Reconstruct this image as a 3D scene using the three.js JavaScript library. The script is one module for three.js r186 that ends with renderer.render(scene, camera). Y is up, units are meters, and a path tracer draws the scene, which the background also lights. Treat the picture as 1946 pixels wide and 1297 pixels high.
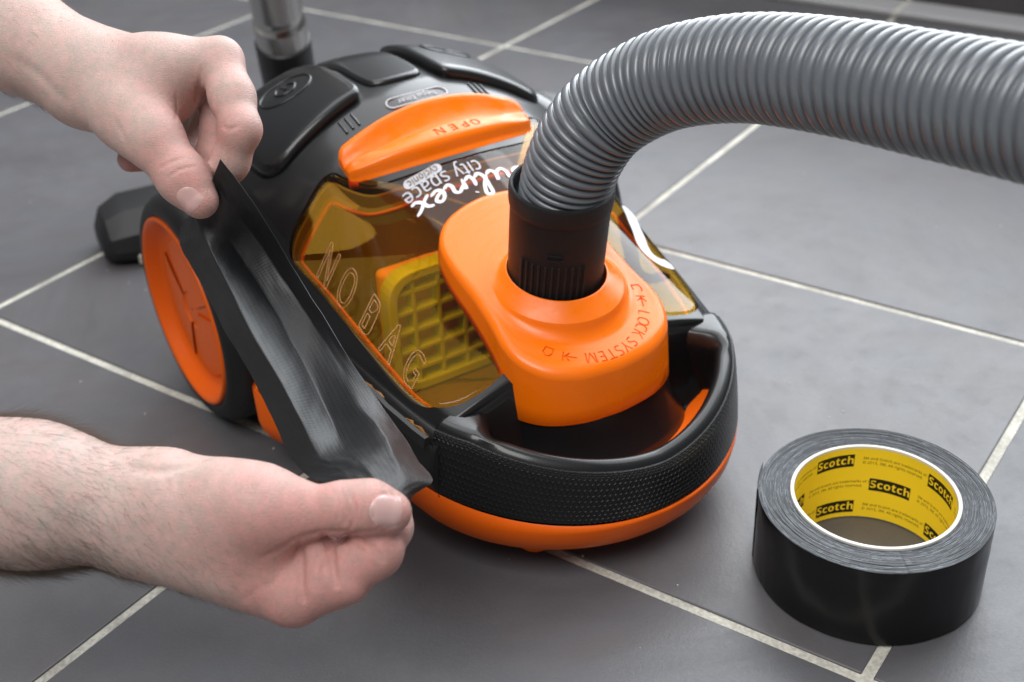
import * as THREE from 'three';
import { mergeGeometries, mergeVertices, toCreasedNormals } from 'three/addons/utils/BufferGeometryUtils.js';
import { RoundedBoxGeometry } from 'three/addons/geometries/RoundedBoxGeometry.js';
import { RectAreaLightUniformsLib } from 'three/addons/lights/RectAreaLightUniformsLib.js';
import { FontLoader } from 'three/addons/loaders/FontLoader.js';
import { Brush, Evaluator, SUBTRACTION } from 'three-bvh-csg';
import { createNoise3D } from 'simplex-noise';

// ---------------------------------------------------------------- camera, light, exposure
const scene = new THREE.Scene();
const D = Math.PI / 180;
const camera = new THREE.PerspectiveCamera(29.97, 1946 / 1297, 0.02, 20);
camera.position.set(0, 0.46, 0);
camera.rotation.set(-31.609 * D, 0, -2.781 * D, 'YXZ');
camera.focus = 0.59;
camera.userData.fStop = 9;
scene.add(camera);

scene.background = new THREE.Color(0.16, 0.162, 0.168);         // the unseen room around
RectAreaLightUniformsLib.init();
function area(x, y, z, tx, ty, tz, w, h, color, k) {
  const l = new THREE.RectAreaLight(color, k, w, h);
  l.position.set(x, y, z); l.lookAt(tx, ty, tz); l.castShadow = true; scene.add(l); return l;
}
area(1.4, 1.7, -3.0, 0.15, 0.1, -0.7, 3.4, 2.7, new THREE.Color(0.90, 0.955, 1.0), 5.7);     // wide window behind, mostly on the right
area(0.3, 2.6, -1.8, 0.3, 0.0, -1.7, 3.2, 2.2, new THREE.Color(0.97, 0.985, 1.0), 2.7);     // pale ceiling lit by the window
area(-0.45, 2.15, 0.5, 0.0, 0.1, -0.6, 1.5, 1.2, new THREE.Color(1.0, 0.985, 0.965), 6.9);     // soft lamp above the photographer

const renderer = new THREE.WebGLRenderer({ antialias: true });
renderer.toneMapping = THREE.LinearToneMapping;
renderer.toneMappingExposure = 1.17;
renderer.shadowMap.enabled = true;

// ---------------------------------------------------------------- helpers
let seed = 12345;
function rnd() { seed = (seed * 1664525 + 1013904223) >>> 0; return seed / 4294967296; }
const noise3 = createNoise3D(rnd);
function fbm(x, y, z, o = 4) { let a = 0, k = 0.5; for (let i = 0; i < o; i++) { a += k * noise3(x, y, z); x *= 2.03; y *= 2.03; z *= 2.03; k *= 0.5; } return a; }
const V = (x, y, z) => new THREE.Vector3(x, y, z);
const lerp = THREE.MathUtils.lerp, clamp = THREE.MathUtils.clamp;
const sstep = (a, b, x) => { const u = clamp((x - a) / (b - a), 0, 1); return u * u * (3 - 2 * u); };
const taken = {};
function numbered(n) { taken[n] = (taken[n] ?? -1) + 1; return taken[n] ? n + '_' + String(taken[n]).padStart(3, '0') : n; }
function thing(name, label, category, group) {
  const o = new THREE.Group(); o.name = numbered(name); o.userData = { label, category }; if (group) o.userData.group = group;
  scene.add(o); return o;
}
function part(name, geo, mat, parent, label) {
  const m = new THREE.Mesh(geo, mat); m.name = name; m.castShadow = m.receiveShadow = true; if (label) m.userData.label = label;
  parent.add(m); return m;
}
function std(r, g, b, rough, more = {}) { const m = new THREE.MeshPhysicalMaterial({ roughness: rough, ...more }); m.color.setRGB(r, g, b); m.side = THREE.DoubleSide; return m; }
function dataTex(n, fn, srgb = false, m = n) {
  const d = new Uint8Array(n * m * 4);
  for (let j = 0; j < m; j++) for (let i = 0; i < n; i++) { const c = fn(i / n, j / m, i, j), k = (j * n + i) * 4; d[k] = clamp(c[0], 0, 1) * 255; d[k + 1] = clamp(c[1], 0, 1) * 255; d[k + 2] = clamp(c[2], 0, 1) * 255; d[k + 3] = 255; }
  const t = new THREE.DataTexture(d, n, m); t.wrapS = t.wrapT = THREE.RepeatWrapping; t.magFilter = THREE.LinearFilter; t.minFilter = THREE.LinearMipmapLinearFilter; t.generateMipmaps = true;
  if (srgb) t.colorSpace = THREE.SRGBColorSpace; t.needsUpdate = true; return t;
}
function pchip(pts) {                                            // smooth interpolation through a table
  const n = pts.length, x = pts.map((p) => p[0]), y = pts.map((p) => p[1]), h = [], d = [], m = new Array(n).fill(0);
  for (let i = 0; i < n - 1; i++) { h[i] = x[i + 1] - x[i]; d[i] = (y[i + 1] - y[i]) / h[i]; }
  for (let i = 1; i < n - 1; i++) if (d[i - 1] * d[i] > 0) { const a = 2 * h[i] + h[i - 1], b = h[i] + 2 * h[i - 1]; m[i] = (a + b) / (a / d[i - 1] + b / d[i]); }
  m[0] = d[0]; m[n - 1] = d[n - 2];
  return (v) => {
    if (v <= x[0]) return y[0]; if (v >= x[n - 1]) return y[n - 1];
    let i = 0; while (v > x[i + 1]) i++;
    const u = (v - x[i]) / h[i], u2 = u * u, u3 = u2 * u;
    return y[i] * (2 * u3 - 3 * u2 + 1) + m[i] * h[i] * (u3 - 2 * u2 + u) + y[i + 1] * (3 * u2 - 2 * u3) + m[i + 1] * h[i] * (u3 - u2);
  };
}
// rings: array of arrays of Vector3 with the same length; closed round each ring unless open
function loft(rings, { open = false, cap0 = true, cap1 = true, crease = 0 } = {}) {
  const n = rings[0].length, pos = [], uv = [], idx = [], m = open ? n - 1 : n;
  rings.forEach((r, j) => r.forEach((p, i) => { pos.push(p.x, p.y, p.z); uv.push(i / m, j / (rings.length - 1)); }));
  for (let j = 0; j < rings.length - 1; j++) for (let i = 0; i < m; i++) {
    const a = j * n + i, b = j * n + (i + 1) % n, c = a + n, d = b + n; idx.push(a, b, d, a, d, c);
  }
  const cap = (r, off, flip) => {
    const c = r.reduce((s, p) => s.add(p), V(0, 0, 0)).multiplyScalar(1 / n), k = pos.length / 3; pos.push(c.x, c.y, c.z); uv.push(0.5, 0.5);
    for (let i = 0; i < n; i++) { const a = off + i, b = off + (i + 1) % n; flip ? idx.push(b, a, k) : idx.push(a, b, k); }
  };
  if (!open && cap0) cap(rings[0], 0, true);
  if (!open && cap1) cap(rings[rings.length - 1], (rings.length - 1) * n, false);
  const g = new THREE.BufferGeometry(); g.setAttribute('position', new THREE.Float32BufferAttribute(pos, 3)); g.setAttribute('uv', new THREE.Float32BufferAttribute(uv, 2)); g.setIndex(idx);
  g.computeVertexNormals();
  return crease ? toCreasedNormals(g, crease) : g;
}
function spline(pts, n, closed = true) { return new THREE.CatmullRomCurve3(pts.map((p) => V(p[0], 0, p[1])), closed, 'centripetal').getSpacedPoints(n).slice(0, closed ? n : n + 1).map((p) => [p.x, p.z]); }
function inset(poly, d) {                                        // moves a closed outline inwards (poly runs so that the inside is found by the centroid test)
  const n = poly.length, c = poly.reduce((s, p) => [s[0] + p[0] / n, s[1] + p[1] / n], [0, 0]);
  return poly.map((p, i) => {
    const a = poly[(i + n - 1) % n], b = poly[(i + 1) % n]; let nx = -(b[1] - a[1]), ny = b[0] - a[0]; const l = Math.hypot(nx, ny) || 1; nx /= l; ny /= l;
    if (sgn(poly) < 0) { nx = -nx; ny = -ny; }
    return [p[0] + nx * d, p[1] + ny * d];
  });
}
function sgn(poly) { let a = 0; for (let i = 0; i < poly.length; i++) { const p = poly[i], q = poly[(i + 1) % poly.length]; a += p[0] * q[1] - q[0] * p[1]; } return a; }
// a sheet with rounded edges that lies on the surface fn(s,t); star-shaped outline
function patch(outline, center, fn, lift, thick, bevel = 0.002, rings = 10) {
  const R = [], put = (poly, off) => R.push(poly.map(([s, t]) => V(s, fn(s, t) + off, t)));
  const base = outline;
  put(inset(base, bevel * 0.6), -thick); put(base, -thick + 0.0003); put(base, lift - bevel);
  for (const a of [22, 45, 67, 90]) put(inset(base, bevel * (1 - Math.cos(a * D))), lift - bevel + bevel * Math.sin(a * D));
  const b = inset(base, bevel);
  for (let k = 1; k < rings; k++) { const f = 1 - k / rings; put(b.map(([s, t]) => [center[0] + (s - center[0]) * f, center[1] + (t - center[1]) * f]), lift); }
  const g = loft(R); return g;
}
function tube(points, r, seg = 64, rad = 8, closed = false, straight = false) { return new THREE.TubeGeometry(straight ? new THREE.CatmullRomCurve3(points, closed, 'catmullrom', 0) : new THREE.CatmullRomCurve3(points, closed, 'centripetal'), seg, r, rad, closed); }
function ribbon(pts, w, map, lift, height = 0.0003) {            // a flat stroke with round ends, laid on a surface; map(x, y) -> [s, t]; widths in metres
  const c = new THREE.CatmullRomCurve3(pts.map((p) => V(p[0], p[1], 0)), false, 'centripetal'), n = Math.max(10, pts.length * 8), P = c.getPoints(n), L = [], Rr = [];
  const outl = [];
  for (let i = 0; i <= n; i++) {
    const a = P[Math.max(0, i - 1)], b = P[Math.min(n, i + 1)], l = Math.hypot(b.x - a.x, b.y - a.y) || 1, nx = -(b.y - a.y) / l, ny = (b.x - a.x) / l, e = Math.min(i, n - i) / n, k = w / 2 * Math.sqrt(clamp(e * n * 0.34, 0.06, 1));
    L.push([P[i].x + nx * k, P[i].y + ny * k]); Rr.push([P[i].x - nx * k, P[i].y - ny * k]);
  }
  const rings = []; for (let i = 0; i <= n; i++) { const a = map(...L[i]), b = map(...Rr[i]); rings.push([V(a[0], lift(a[0], a[1]), a[1]), V(a[0], lift(a[0], a[1]) + height, a[1]), V(b[0], lift(b[0], b[1]) + height, b[1]), V(b[0], lift(b[0], b[1]), b[1])]); }
  return toCreasedNormals(loft(rings), 0.6);
}
const font = await new FontLoader().loadAsync('fonts/droid/droid_sans_regular.typeface.json');
const fontBold = await new FontLoader().loadAsync('fonts/droid/droid_sans_bold.typeface.json');
const csg = new Evaluator(); csg.attributes = ['position', 'normal', 'uv']; csg.useGroups = false;
function subtract(g, cutters) {
  let a = new Brush(g); a.updateMatrixWorld();
  for (const c of cutters) { const b = new Brush(c); b.updateMatrixWorld(); a = csg.evaluate(a, b, SUBTRACTION); a.updateMatrixWorld(); }
  return a.geometry;
}

// ---------------------------------------------------------------- materials
const fineBump = dataTex(512, (u, v, i, j) => { const k = 0.5 + 0.35 * noise3(i * 0.31, j * 0.31, 3) + 0.25 * noise3(i * 0.9, j * 0.9, 9); return [k, k, k]; });
fineBump.repeat.set(12, 12);
const smudge = dataTex(512, (u, v) => { const k = 0.42 + 0.32 * fbm(u * 7, v * 7, 1, 5) + 0.2 * Math.max(0, fbm(u * 30, v * 30, 8, 3)); return [k, k, k]; });
const M = {
  black: std(0.0055, 0.0058, 0.0066, 0.40, { clearcoat: 0.5, clearcoatRoughness: 0.15, specularIntensity: 0.6 }),
  blackSatin: std(0.009, 0.009, 0.010, 0.4),
  blackMatt: std(0.008, 0.008, 0.009, 0.45, { specularIntensity: 0.8 }),
  rubber: std(0.008, 0.008, 0.009, 0.5),
  orange: std(0.94, 0.175, 0.0015, 0.72, { specularIntensity: 0.75, roughnessMap: smudge }),
  orangeSatin: std(0.88, 0.13, 0.001, 0.42, { specularIntensity: 0.6 }),
  glass: std(0.965, 0.745, 0.26, 0.04, { transmission: 1, thickness: 0, ior: 1.45, specularIntensity: 0.7 }),
  cupWall: std(0.17, 0.135, 0.09, 0.5),
  amber: std(0.72, 0.16, 0.015, 0.3, { transmission: 0.35, thickness: 0 }),
  clearEdge: std(0.80, 0.46, 0.13, 0.2, { transmission: 0.65, thickness: 0 }),
  lime: std(0.52, 0.82, 0.03, 0.5),
  foam: std(0.92, 0.52, 0.05, 0.9),
  white: std(0.74, 0.75, 0.77, 0.45),
  greyPrint: std(0.50, 0.50, 0.53, 0.4),
  hose: std(0.122, 0.135, 0.152, 0.36, { clearcoat: 0.5, clearcoatRoughness: 0.25 }),
  steel: std(0.56, 0.55, 0.53, 0.26, { metalness: 1 }),
  grout: std(0.50, 0.49, 0.44, 0.85),
};
M.blackMatt.bumpMap = fineBump; M.blackMatt.bumpScale = 0.0002;

// ---------------------------------------------------------------- floor: square tiles with pale joints
const PITCH = 0.3381, TYAW = 35.833 * D, nA = [-Math.sin(TYAW), Math.cos(TYAW)], nB = [Math.cos(TYAW), Math.sin(TYAW)];
const A0 = -0.954 * 0.46, B0 = -0.2615 * 0.46;                    // one joint of each direction
const tileTex = dataTex(1024, (u, v, i, j) => {
  const a = u * 2 * Math.PI, b = v * 2 * Math.PI, X = Math.cos(a), Y = Math.sin(a), Z = Math.cos(b), W2 = Math.sin(b);
  let k = 0.5 + 0.30 * fbm(X * 0.9 + 5, Y * 0.9 + Z * 0.8, W2 * 0.9, 5) + 0.13 * fbm(X * 5 + 11, Y * 5 + Z * 4.4, W2 * 5, 4);
  const sp = (rnd() - 0.5) * 0.22 + (rnd() > 0.985 ? 0.18 : 0);
  const warm = 0.5 + 0.5 * fbm(X * 1.6 + 31, Y * 1.6 + Z * 1.5, W2 * 1.6, 4);
  const base = 0.340 + 0.085 * (k - 0.5) + 0.07 * sp;
  return [base * lerp(0.975, 1.03, warm), base * lerp(0.995, 0.985, warm), base * lerp(1.05, 0.995, warm)];
}, true);
const tileRough = dataTex(512, (u, v) => { const a = u * 2 * Math.PI, b = v * 2 * Math.PI; const k = 0.43 + 0.06 * fbm(Math.cos(a) * 2, Math.sin(a) * 2 + Math.cos(b) * 2, Math.sin(b) * 2, 5) + 0.10 * Math.max(0, fbm(Math.cos(a) * 5 + 7, Math.sin(a) * 5 + Math.cos(b) * 5, Math.sin(b) * 5, 4) - 0.12) + (rnd() - 0.5) * 0.06; return [k, k, k]; });
const tileBump = dataTex(1024, (u, v, i, j) => { const a = u * 2 * Math.PI, b = v * 2 * Math.PI; const k = 0.5 + 0.12 * noise3(i * 0.16, j * 0.16, 2) + 0.3 * noise3(i * 0.42, j * 0.42, 5); return [k, k, k]; });
const tileMat = new THREE.MeshPhysicalMaterial({ map: tileTex, roughness: 1, roughnessMap: tileRough, bumpMap: tileBump, bumpScale: 0.00011 });
const tileMats = [[1, 1, 1], [0.95, 0.955, 0.965], [1.05, 1.04, 1.03], [0.985, 0.975, 0.965]].map((c) => { const m = tileMat.clone(); m.color.setRGB(...c); return m; });
const floor = new THREE.Group(); floor.name = 'floor'; floor.userData = { kind: 'structure', label: 'grey stone floor tiles with pale joints' }; scene.add(floor);
floor.rotation.y = -TYAW;                                         // local x runs along nB, local z along nA
{
  const g = new THREE.PlaneGeometry(9, 9); g.rotateX(-Math.PI / 2); const uvA = g.attributes.uv; for (let i = 0; i < uvA.count; i++) uvA.setXY(i, uvA.getX(i) * 30, uvA.getY(i) * 30);
  const groutMap = dataTex(256, (u, v) => { const k = 0.755 + (rnd() - 0.5) * 0.16 + 0.16 * fbm(u * 6, v * 6, 2, 5); return [k, k * 0.985, k * 0.93]; }, true);
  const gm = new THREE.MeshStandardMaterial({ map: groutMap, roughness: 0.75, bumpMap: fineBump, bumpScale: 0.0002 });
  part('grout', g, gm, floor).position.y = -0.0011;
  const variants = [];
  for (let v = 0; v < 5; v++) {
    const t = new RoundedBoxGeometry(PITCH - 0.0058, 0.012, PITCH - 0.0058, 3, 0.0010), p = t.attributes.position, uv = t.attributes.uv, ox = rnd(), oz = rnd(), rot = v % 2;
    for (let i = 0; i < p.count; i++) { const x = p.getX(i) / 0.62, z = p.getZ(i) / 0.62; uv.setXY(i, ox + (rot ? z : x), oz + (rot ? -x : z)); }
    variants.push(t);
  }
  let q = 0;
  for (let i = -9; i <= 6; i++) for (let j = -6; j <= 3; j++) {
    const z = A0 + (j + 0.5) * PITCH, x = B0 + (i + 0.5) * PITCH;
    // keep those the picture shows and a margin
    const wx = nB[0] * x + nA[0] * z, wz = nB[1] * x + nA[1] * z;
    if (wz > 0.25 || wz < -3.4 || Math.abs(wx) > 0.75 + 0.45 * -wz) continue;
    if (z < -3.144 * 0.46) continue;
    part('tile', variants[(q = (q * 7 + 3 + i * 2 + j * 5 + 400) % 5)], tileMats[(i * 7 + j * 11 + 900) % 4], floor).position.set(x, -0.006 + 0.0003 * (rnd() - 0.5), z);
  }
}
// skirting where the floor ends at the wall
{
  const zW = -3.141 * 0.46, wall = new THREE.Group(); wall.name = 'skirting'; wall.userData = { kind: 'structure', label: 'dark tile skirting along the far edge of the floor' }; scene.add(wall); wall.rotation.y = -TYAW;
  const dark = new THREE.MeshPhysicalMaterial({ map: tileTex, color: new THREE.Color(0.55, 0.52, 0.5), roughness: 0.55, bumpMap: tileBump, bumpScale: 0.0003 });
  const trimM = std(0.36, 0.36, 0.37, 0.45);
  for (let i = -7; i <= 5; i++) {
    const x = B0 + (i + 0.5) * PITCH, g = new RoundedBoxGeometry(PITCH - 0.006, 0.3, 0.012, 2, 0.0015);
    part('skirting_tile', g, dark, wall).position.set(x, 0.151, zW - 0.006);
    const tr = new RoundedBoxGeometry(PITCH - 0.006, 0.006, 0.046, 2, 0.002);
    part('edge_strip', tr, trimM, wall).position.set(x, 0.0045, zW + 0.0235);
  }
  part('joint_filler', new THREE.BoxGeometry(13 * PITCH, 0.3, 0.004), M.grout, wall).position.set(B0 - 0.5 * PITCH, 0.148, zW - 0.0035);
  part('strip_filler', new THREE.BoxGeometry(13 * PITCH, 0.005, 0.044), M.grout, wall).position.set(B0 - 0.5 * PITCH, 0.0036, zW + 0.0235);
}

// ---------------------------------------------------------------- the vacuum cleaner (local x across, y up, z towards its front)
const vac = thing('vacuum_cleaner', 'orange and black cylinder vacuum cleaner with amber dust cup lid, standing on tiles', 'vacuum cleaner');
const VY = 31.5 * D;
vac.rotation.y = VY; vac.position.set(0.334 * Math.cos(VY) - 0.6 * Math.sin(VY), 0, -0.334 * Math.sin(VY) - 0.6 * Math.cos(VY));
const cT = pchip([[-0.2, 0.09], [-0.192, 0.13], [-0.172, 0.165], [-0.14, 0.1845], [-0.10, 0.1935], [-0.06, 0.194], [-0.03, 0.1875], [0, 0.174], [0.05, 0.148], [0.1, 0.120], [0.14, 0.0995]]);
const wT = pchip([[-0.2, 0.07], [-0.192, 0.082], [-0.17, 0.095], [-0.14, 0.108], [-0.10, 0.117], [-0.05, 0.121], [0, 0.118], [0.05, 0.112], [0.1, 0.104], [0.14, 0.0955]]);
const kT = pchip([[-0.2, 4], [-0.1, 3.4], [-0.03, 4.2], [0, 4.5], [0.1, 3.0], [0.14, 2.1]]);
const topH = (s, t) => cT(t) - kT(t) * s * s;
const mirror = (half) => [...half, ...half.slice().reverse().map(([s, t]) => [-s, t])];

// window outline, left half from the middle of the latch edge round to the front
const winHalf = [[-0.0001, 0.0108], [-0.020, 0.0092], [-0.0388, 0.0052], [-0.053, -0.0012], [-0.0618, -0.0135], [-0.0665, -0.0225], [-0.073, -0.0245], [-0.0873, -0.0205], [-0.0985, -0.0165], [-0.1042, -0.0105], [-0.1038, 0.001], [-0.1017, 0.0175], [-0.0986, 0.058], [-0.0948, 0.0958], [-0.0918, 0.1095], [-0.0867, 0.1196], [-0.0778, 0.1259], [-0.0631, 0.1281], [-0.048, 0.1262], [-0.02, 0.1235], [-0.0001, 0.123]];
const winOutline = spline(mirror(winHalf), 220);

// body shell
{
  const rings = [], T = []; for (let i = 0; i <= 90; i++) T.push(lerp(-0.2, 0.1335, i / 90));
  for (const t of T) {
    const w = wT(t), hs = topH(w, t), r = 0.011, half = [], e = clamp((t + 0.2) / 0.03, 0, 1), hb = lerp(0.06, 0.03, e);
    const side = [[w - 0.03, hb], [w - 0.012, hb], [w - 0.003, hb + 0.006], [w, hb + 0.016]];
    for (let k = 0; k <= 4; k++) side.push([w + 0.002 * Math.sin(k / 4 * Math.PI), lerp(hb + 0.02, hs - r, k / 4)]);
    for (let k = 1; k <= 6; k++) { const a = k / 6 * 80 * D; const s = w - r + r * Math.cos(a); side.push([s, Math.min(hs - r + r * Math.sin(a) * 1.0, topH(s, t))]); }
    const s1 = w - r + r * Math.cos(80 * D);
    for (let k = 1; k <= 26; k++) { const s = s1 * (1 - k / 26); side.push([s, topH(s, t) - 0.0014 * (1 - clamp((s1 - s) / 0.004, 0, 1))]); }
    const full = side.map(([s, h]) => V(s, h, t)).concat(side.slice(0, -1).reverse().map(([s, h]) => V(-s, h, t)));
    rings.push(full);
  }
  const body = loft(rings);
  const hole = inset(winOutline, 0.0002), cut = loft([0.034, 0.3].map((h) => hole.map(([s, t]) => V(s, h, t))));
  const well = subtract(body, [cut]);
  part('body_shell', well, M.black, vac, 'glossy black upper shell');
}
// dust cup walls under the pane
{
  const o = inset(winOutline, 0.0015);
  const r = [0.0385, 0.085].map((h) => o.map(([s, t]) => V(s, Math.min(h, topH(s, t) - 0.004), t)));
  const g = loft([inset(o, 0.02).map(([s, t]) => V(s, 0.0365, t)), r[0], o.map(([s, t]) => V(s, topH(s, t) - 0.0045, t)), inset(o, 0.0012).map(([s, t]) => V(s, topH(s, t) - 0.0045, t)), inset(o, 0.0012).map(([s, t]) => V(s, topH(s, t) - 0.0115, t)), inset(o, 0.0055).map(([s, t]) => V(s, topH(s, t) - 0.0115, t)), inset(o, 0.0055).map(([s, t]) => V(s, topH(s, t) - 0.016, t)), inset(o, 0.0012).map(([s, t]) => V(s, 0.0385, t)), inset(o, 0.02).map(([s, t]) => V(s, 0.0385, t))], { cap0: true, cap1: true });
  const cup = part('dust_cup', toCreasedNormals(g, 0.7), M.cupWall, vac, 'brown dust cup seen through the pane');
  const rim = inset(winOutline, 0.0065).filter((_, i) => i % 3 === 0).map(([s, t]) => V(s, topH(s, t) - 0.011, t));
  part('seal', tube(rim, 0.0012, 260, 8, true), M.amber, cup, 'orange seal following the lid edge');
  // funnel wall lines inside the lid
  for (const m of [-1, 1]) {
    const rib = [[-0.060, -0.002], [-0.078, 0.006], [-0.088, 0.016], [-0.0865, 0.03]].map(([s, t]) => V(s * -m * -1 * (m < 0 ? 1 : -1), topH(s, t) - 0.010, t));
    part('rib', tube(rib, 0.0009, 40, 6), M.amber, cup);
  }
}
// filter grille standing in the cup
{
  const f = new THREE.Group(); f.name = 'filter_grille'; vac.add(f);
  const x0 = -0.066, x1 = 0.066, y0 = 0.041, y1 = 0.119, z = 0.022;
  const frame = new THREE.Shape(); const rr = 0.019, rect = (p, a, b, c, d, r) => { p.moveTo(a + r, b); p.lineTo(c - r, b); p.quadraticCurveTo(c, b, c, b + r); p.lineTo(c, d - r); p.quadraticCurveTo(c, d, c - r, d); p.lineTo(a + r, d); p.quadraticCurveTo(a, d, a, d - r); p.lineTo(a, b + r); p.quadraticCurveTo(a, b, a + r, b); };
  rect(frame, x0, y0, x1, y1, rr); const h = new THREE.Path(); rect(h, x0 + 0.004, y0 + 0.004, x1 - 0.004, y1 - 0.004, rr - 0.003); frame.holes.push(h);
  const tilt = -0.18;
  const fg = new THREE.ExtrudeGeometry(frame, { depth: 0.010, bevelEnabled: true, bevelThickness: 0.0008, bevelSize: 0.0008, bevelSegments: 2, curveSegments: 8 });
  part('frame', fg, M.lime, f);
  for (let k = 1; k < 8; k++) part('bar', new RoundedBoxGeometry(0.0026, y1 - y0 - 0.003, 0.0085, 1, 0.0006).translate(lerp(x0, x1, k / 8), (y0 + y1) / 2, 0.0046), M.lime, f);
  for (let k = 1; k < 6; k++) part('bar', new RoundedBoxGeometry(x1 - x0 - 0.003, 0.0026, 0.008, 1, 0.0006).translate(0, lerp(y0, y1, k / 6), 0.0049), M.lime, f);
  part('foam', new RoundedBoxGeometry(x1 - x0 - 0.004, y1 - y0 - 0.004, 0.010, 3, 0.004).translate(0, (y0 + y1) / 2, -0.0062), M.foam, f);
  f.position.set(0, 0, z); f.rotation.x = 0;
}
// amber lid pane with its raised lettering and print
{
  const o = inset(winOutline, 0.0011);
  const pane = part('lid_pane', patch(o, [0, 0.055], topH, 0.0006, 0.0022, 0.0012, 26), M.glass, vac, 'clear amber plastic lid pane');
  // NO BAG: outline letters along the lower left edge, read from the rear
  const on = (s, t) => V(s, topH(s, t) + 0.0009, t);
  const letters = [['N', 0.0125], ['O', 0.031], ['B', 0.053], ['A', 0.0735], ['G', 0.0925]];
  for (const [ch, t0] of letters) {
    const shapes = font.generateShapes(ch, 0.0150), merged = [];
    let w = 0; for (const sh of shapes) for (const p of sh.getPoints()) w = Math.max(w, p.x);
    for (const sh of shapes) for (const path of [sh, ...sh.holes]) {
      const raw = path.getPoints(4), pts = []; for (let i = 0; i < raw.length; i++) { const a = raw[i], b = raw[(i + 1) % raw.length]; const m = Math.max(1, Math.round(a.distanceTo(b) / 0.002)); for (let k = 0; k < m; k++) pts.push([lerp(a.x, b.x, k / m), lerp(a.y, b.y, k / m)]); }
      const P3 = pts.filter((p, i) => i === 0 || Math.hypot(p[0] - pts[i - 1][0], p[1] - pts[i - 1][1]) > 0.0004).map(([x, y]) => on(-0.0985 + y * 0.95 + (t0 - 0.02) * 0.085, t0 + 0.0045 + (x - w / 2) * 0.92 - y * 0.42));
      merged.push(tube(P3, 0.00030, P3.length * 4, 5, true, true));
    }
    part('raised_letter', mergeGeometries(merged), M.clearEdge, pane);
  }
  // brand print, read from the rear: x runs towards -s, y towards +t
  const print = (size, cx, ct, text, fnt, mat, name, squeeze = 1) => {
    const sh = fnt.generateShapes(text, size), g = new THREE.ExtrudeGeometry(sh, { depth: 0.0002, bevelEnabled: false, curveSegments: 5 }); g.computeBoundingBox();
    const w = g.boundingBox.max.x, p = g.attributes.position;
    for (let i = 0; i < p.count; i++) { const s = cx - (p.getX(i) - w / 2) * squeeze, t = ct + p.getY(i); p.setXYZ(i, s, topH(s, t) + 0.0011 + p.getZ(i), t); }
    g.computeVertexNormals(); part(name, g, mat, pane);
  };
  const lift = (s, t) => topH(s, t) + 0.0010;
  print(0.0084, -0.0185, 0.0160, 'city space', font, M.greyPrint, 'printed_line');
  // capsule with the word inside it
  {
    const caps = new THREE.Shape(); const L = 0.0245, r = 0.0028; caps.absarc(r, 0, r, Math.PI / 2, 1.5 * Math.PI); caps.absarc(L - r, 0, r, -Math.PI / 2, Math.PI / 2); caps.closePath();
    const g = new THREE.ExtrudeGeometry(caps, { depth: 0.00018, bevelEnabled: false, curveSegments: 12 }), p = g.attributes.position;
    for (let i = 0; i < p.count; i++) { const s = -0.0155 - p.getX(i), t = 0.0127 + p.getY(i); p.setXYZ(i, s, topH(s, t) + 0.00105 + p.getZ(i), t); }
    g.computeVertexNormals(); part('printed_capsule', g, M.greyPrint, pane);
    print(0.0040, -0.0277, 0.0111, 'cyclonic', font, std(0.16, 0.11, 0.07, 0.5), 'printed_line');
    const pr = pane.children[pane.children.length - 1].geometry.attributes.position; for (let i = 0; i < pr.count; i++) pr.setY(i, pr.getY(i) + 0.0003);
  }
  // script wordmark as brush strokes; unit: letter height 1, x to the right as read
  const map = (x, y) => [0.0548 - x * 0.0114, 0.0240 + y * 0.0075];
  const strokes = [
    [[-3.6, 7.0], [-5.2, 8.4], [-5.9, 8.2], [-5.0, 7.2], [-4.2, 5.6], [-4.6, 4.2], [-5.6, 2.6], [-6.2, 1.0]],   // big flourish of the initial
    [[-1.2, 0], [-0.3, 1.0], [0.3, 1.9], [0.3, 1.0], [0.2, 0.1], [0.9, 1.1], [1.5, 1.9], [1.45, 0.9], [1.5, 0.1], [1.9, 0.15]],
    [[2.6, 0.95], [2.15, 0.8], [2.0, 0.35], [2.3, 0.05], [2.7, 0.25], [2.75, 0.75], [2.55, 0.98], [2.9, 0.75], [3.2, 0.85]],
    [[3.2, 0.95], [3.15, 0.35], [3.35, 0.05], [3.7, 0.3], [3.85, 0.95], [3.8, 0.3], [4.0, 0.05], [4.3, 0.3]],
    [[4.3, 0.3], [4.75, 1.2], [4.85, 1.85], [4.6, 1.9], [4.5, 1.2], [4.5, 0.4], [4.7, 0.05], [5.0, 0.3]],
    [[5.15, 0.95], [5.1, 0.4], [5.25, 0.05], [5.55, 0.3]],
    [[5.28, 1.42], [5.34, 1.48]],
    [[5.65, 0.05], [5.7, 0.9], [5.75, 0.6], [6.1, 0.95], [6.3, 0.8], [6.3, 0.3], [6.45, 0.05], [6.75, 0.25]],
    [[6.75, 0.25], [7.15, 0.45], [7.35, 0.75], [7.15, 0.98], [6.9, 0.75], [6.85, 0.3], [7.1, 0.05], [7.5, 0.25]],
    [[7.55, 0.95], [7.85, 0.75], [8.0, 0.3], [8.3, 0.0], [8.55, 0.1]],
    [[8.55, 0.98], [8.2, 0.7], [7.9, 0.3], [7.55, -0.05]],
  ];
  const w = new THREE.Group(); w.name = 'wordmark'; pane.add(w);
  strokes.forEach((s, i) => { if (i) part('stroke', ribbon(s, 0.205, map, lift, 0.0002), M.white, w); });
  // tall first letter over the far lobe
  const big = [[0.1005, 0.033], [0.0965, 0.043], [0.091, 0.054], [0.0865, 0.064], [0.082, 0.073], [0.0805, 0.080], [0.0835, 0.0855], [0.089, 0.0868], [0.0935, 0.0858]];
  part('stroke', ribbon(big, 0.0074, (x, y) => [x, y], lift, 0.0002), M.white, w);
}
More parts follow.
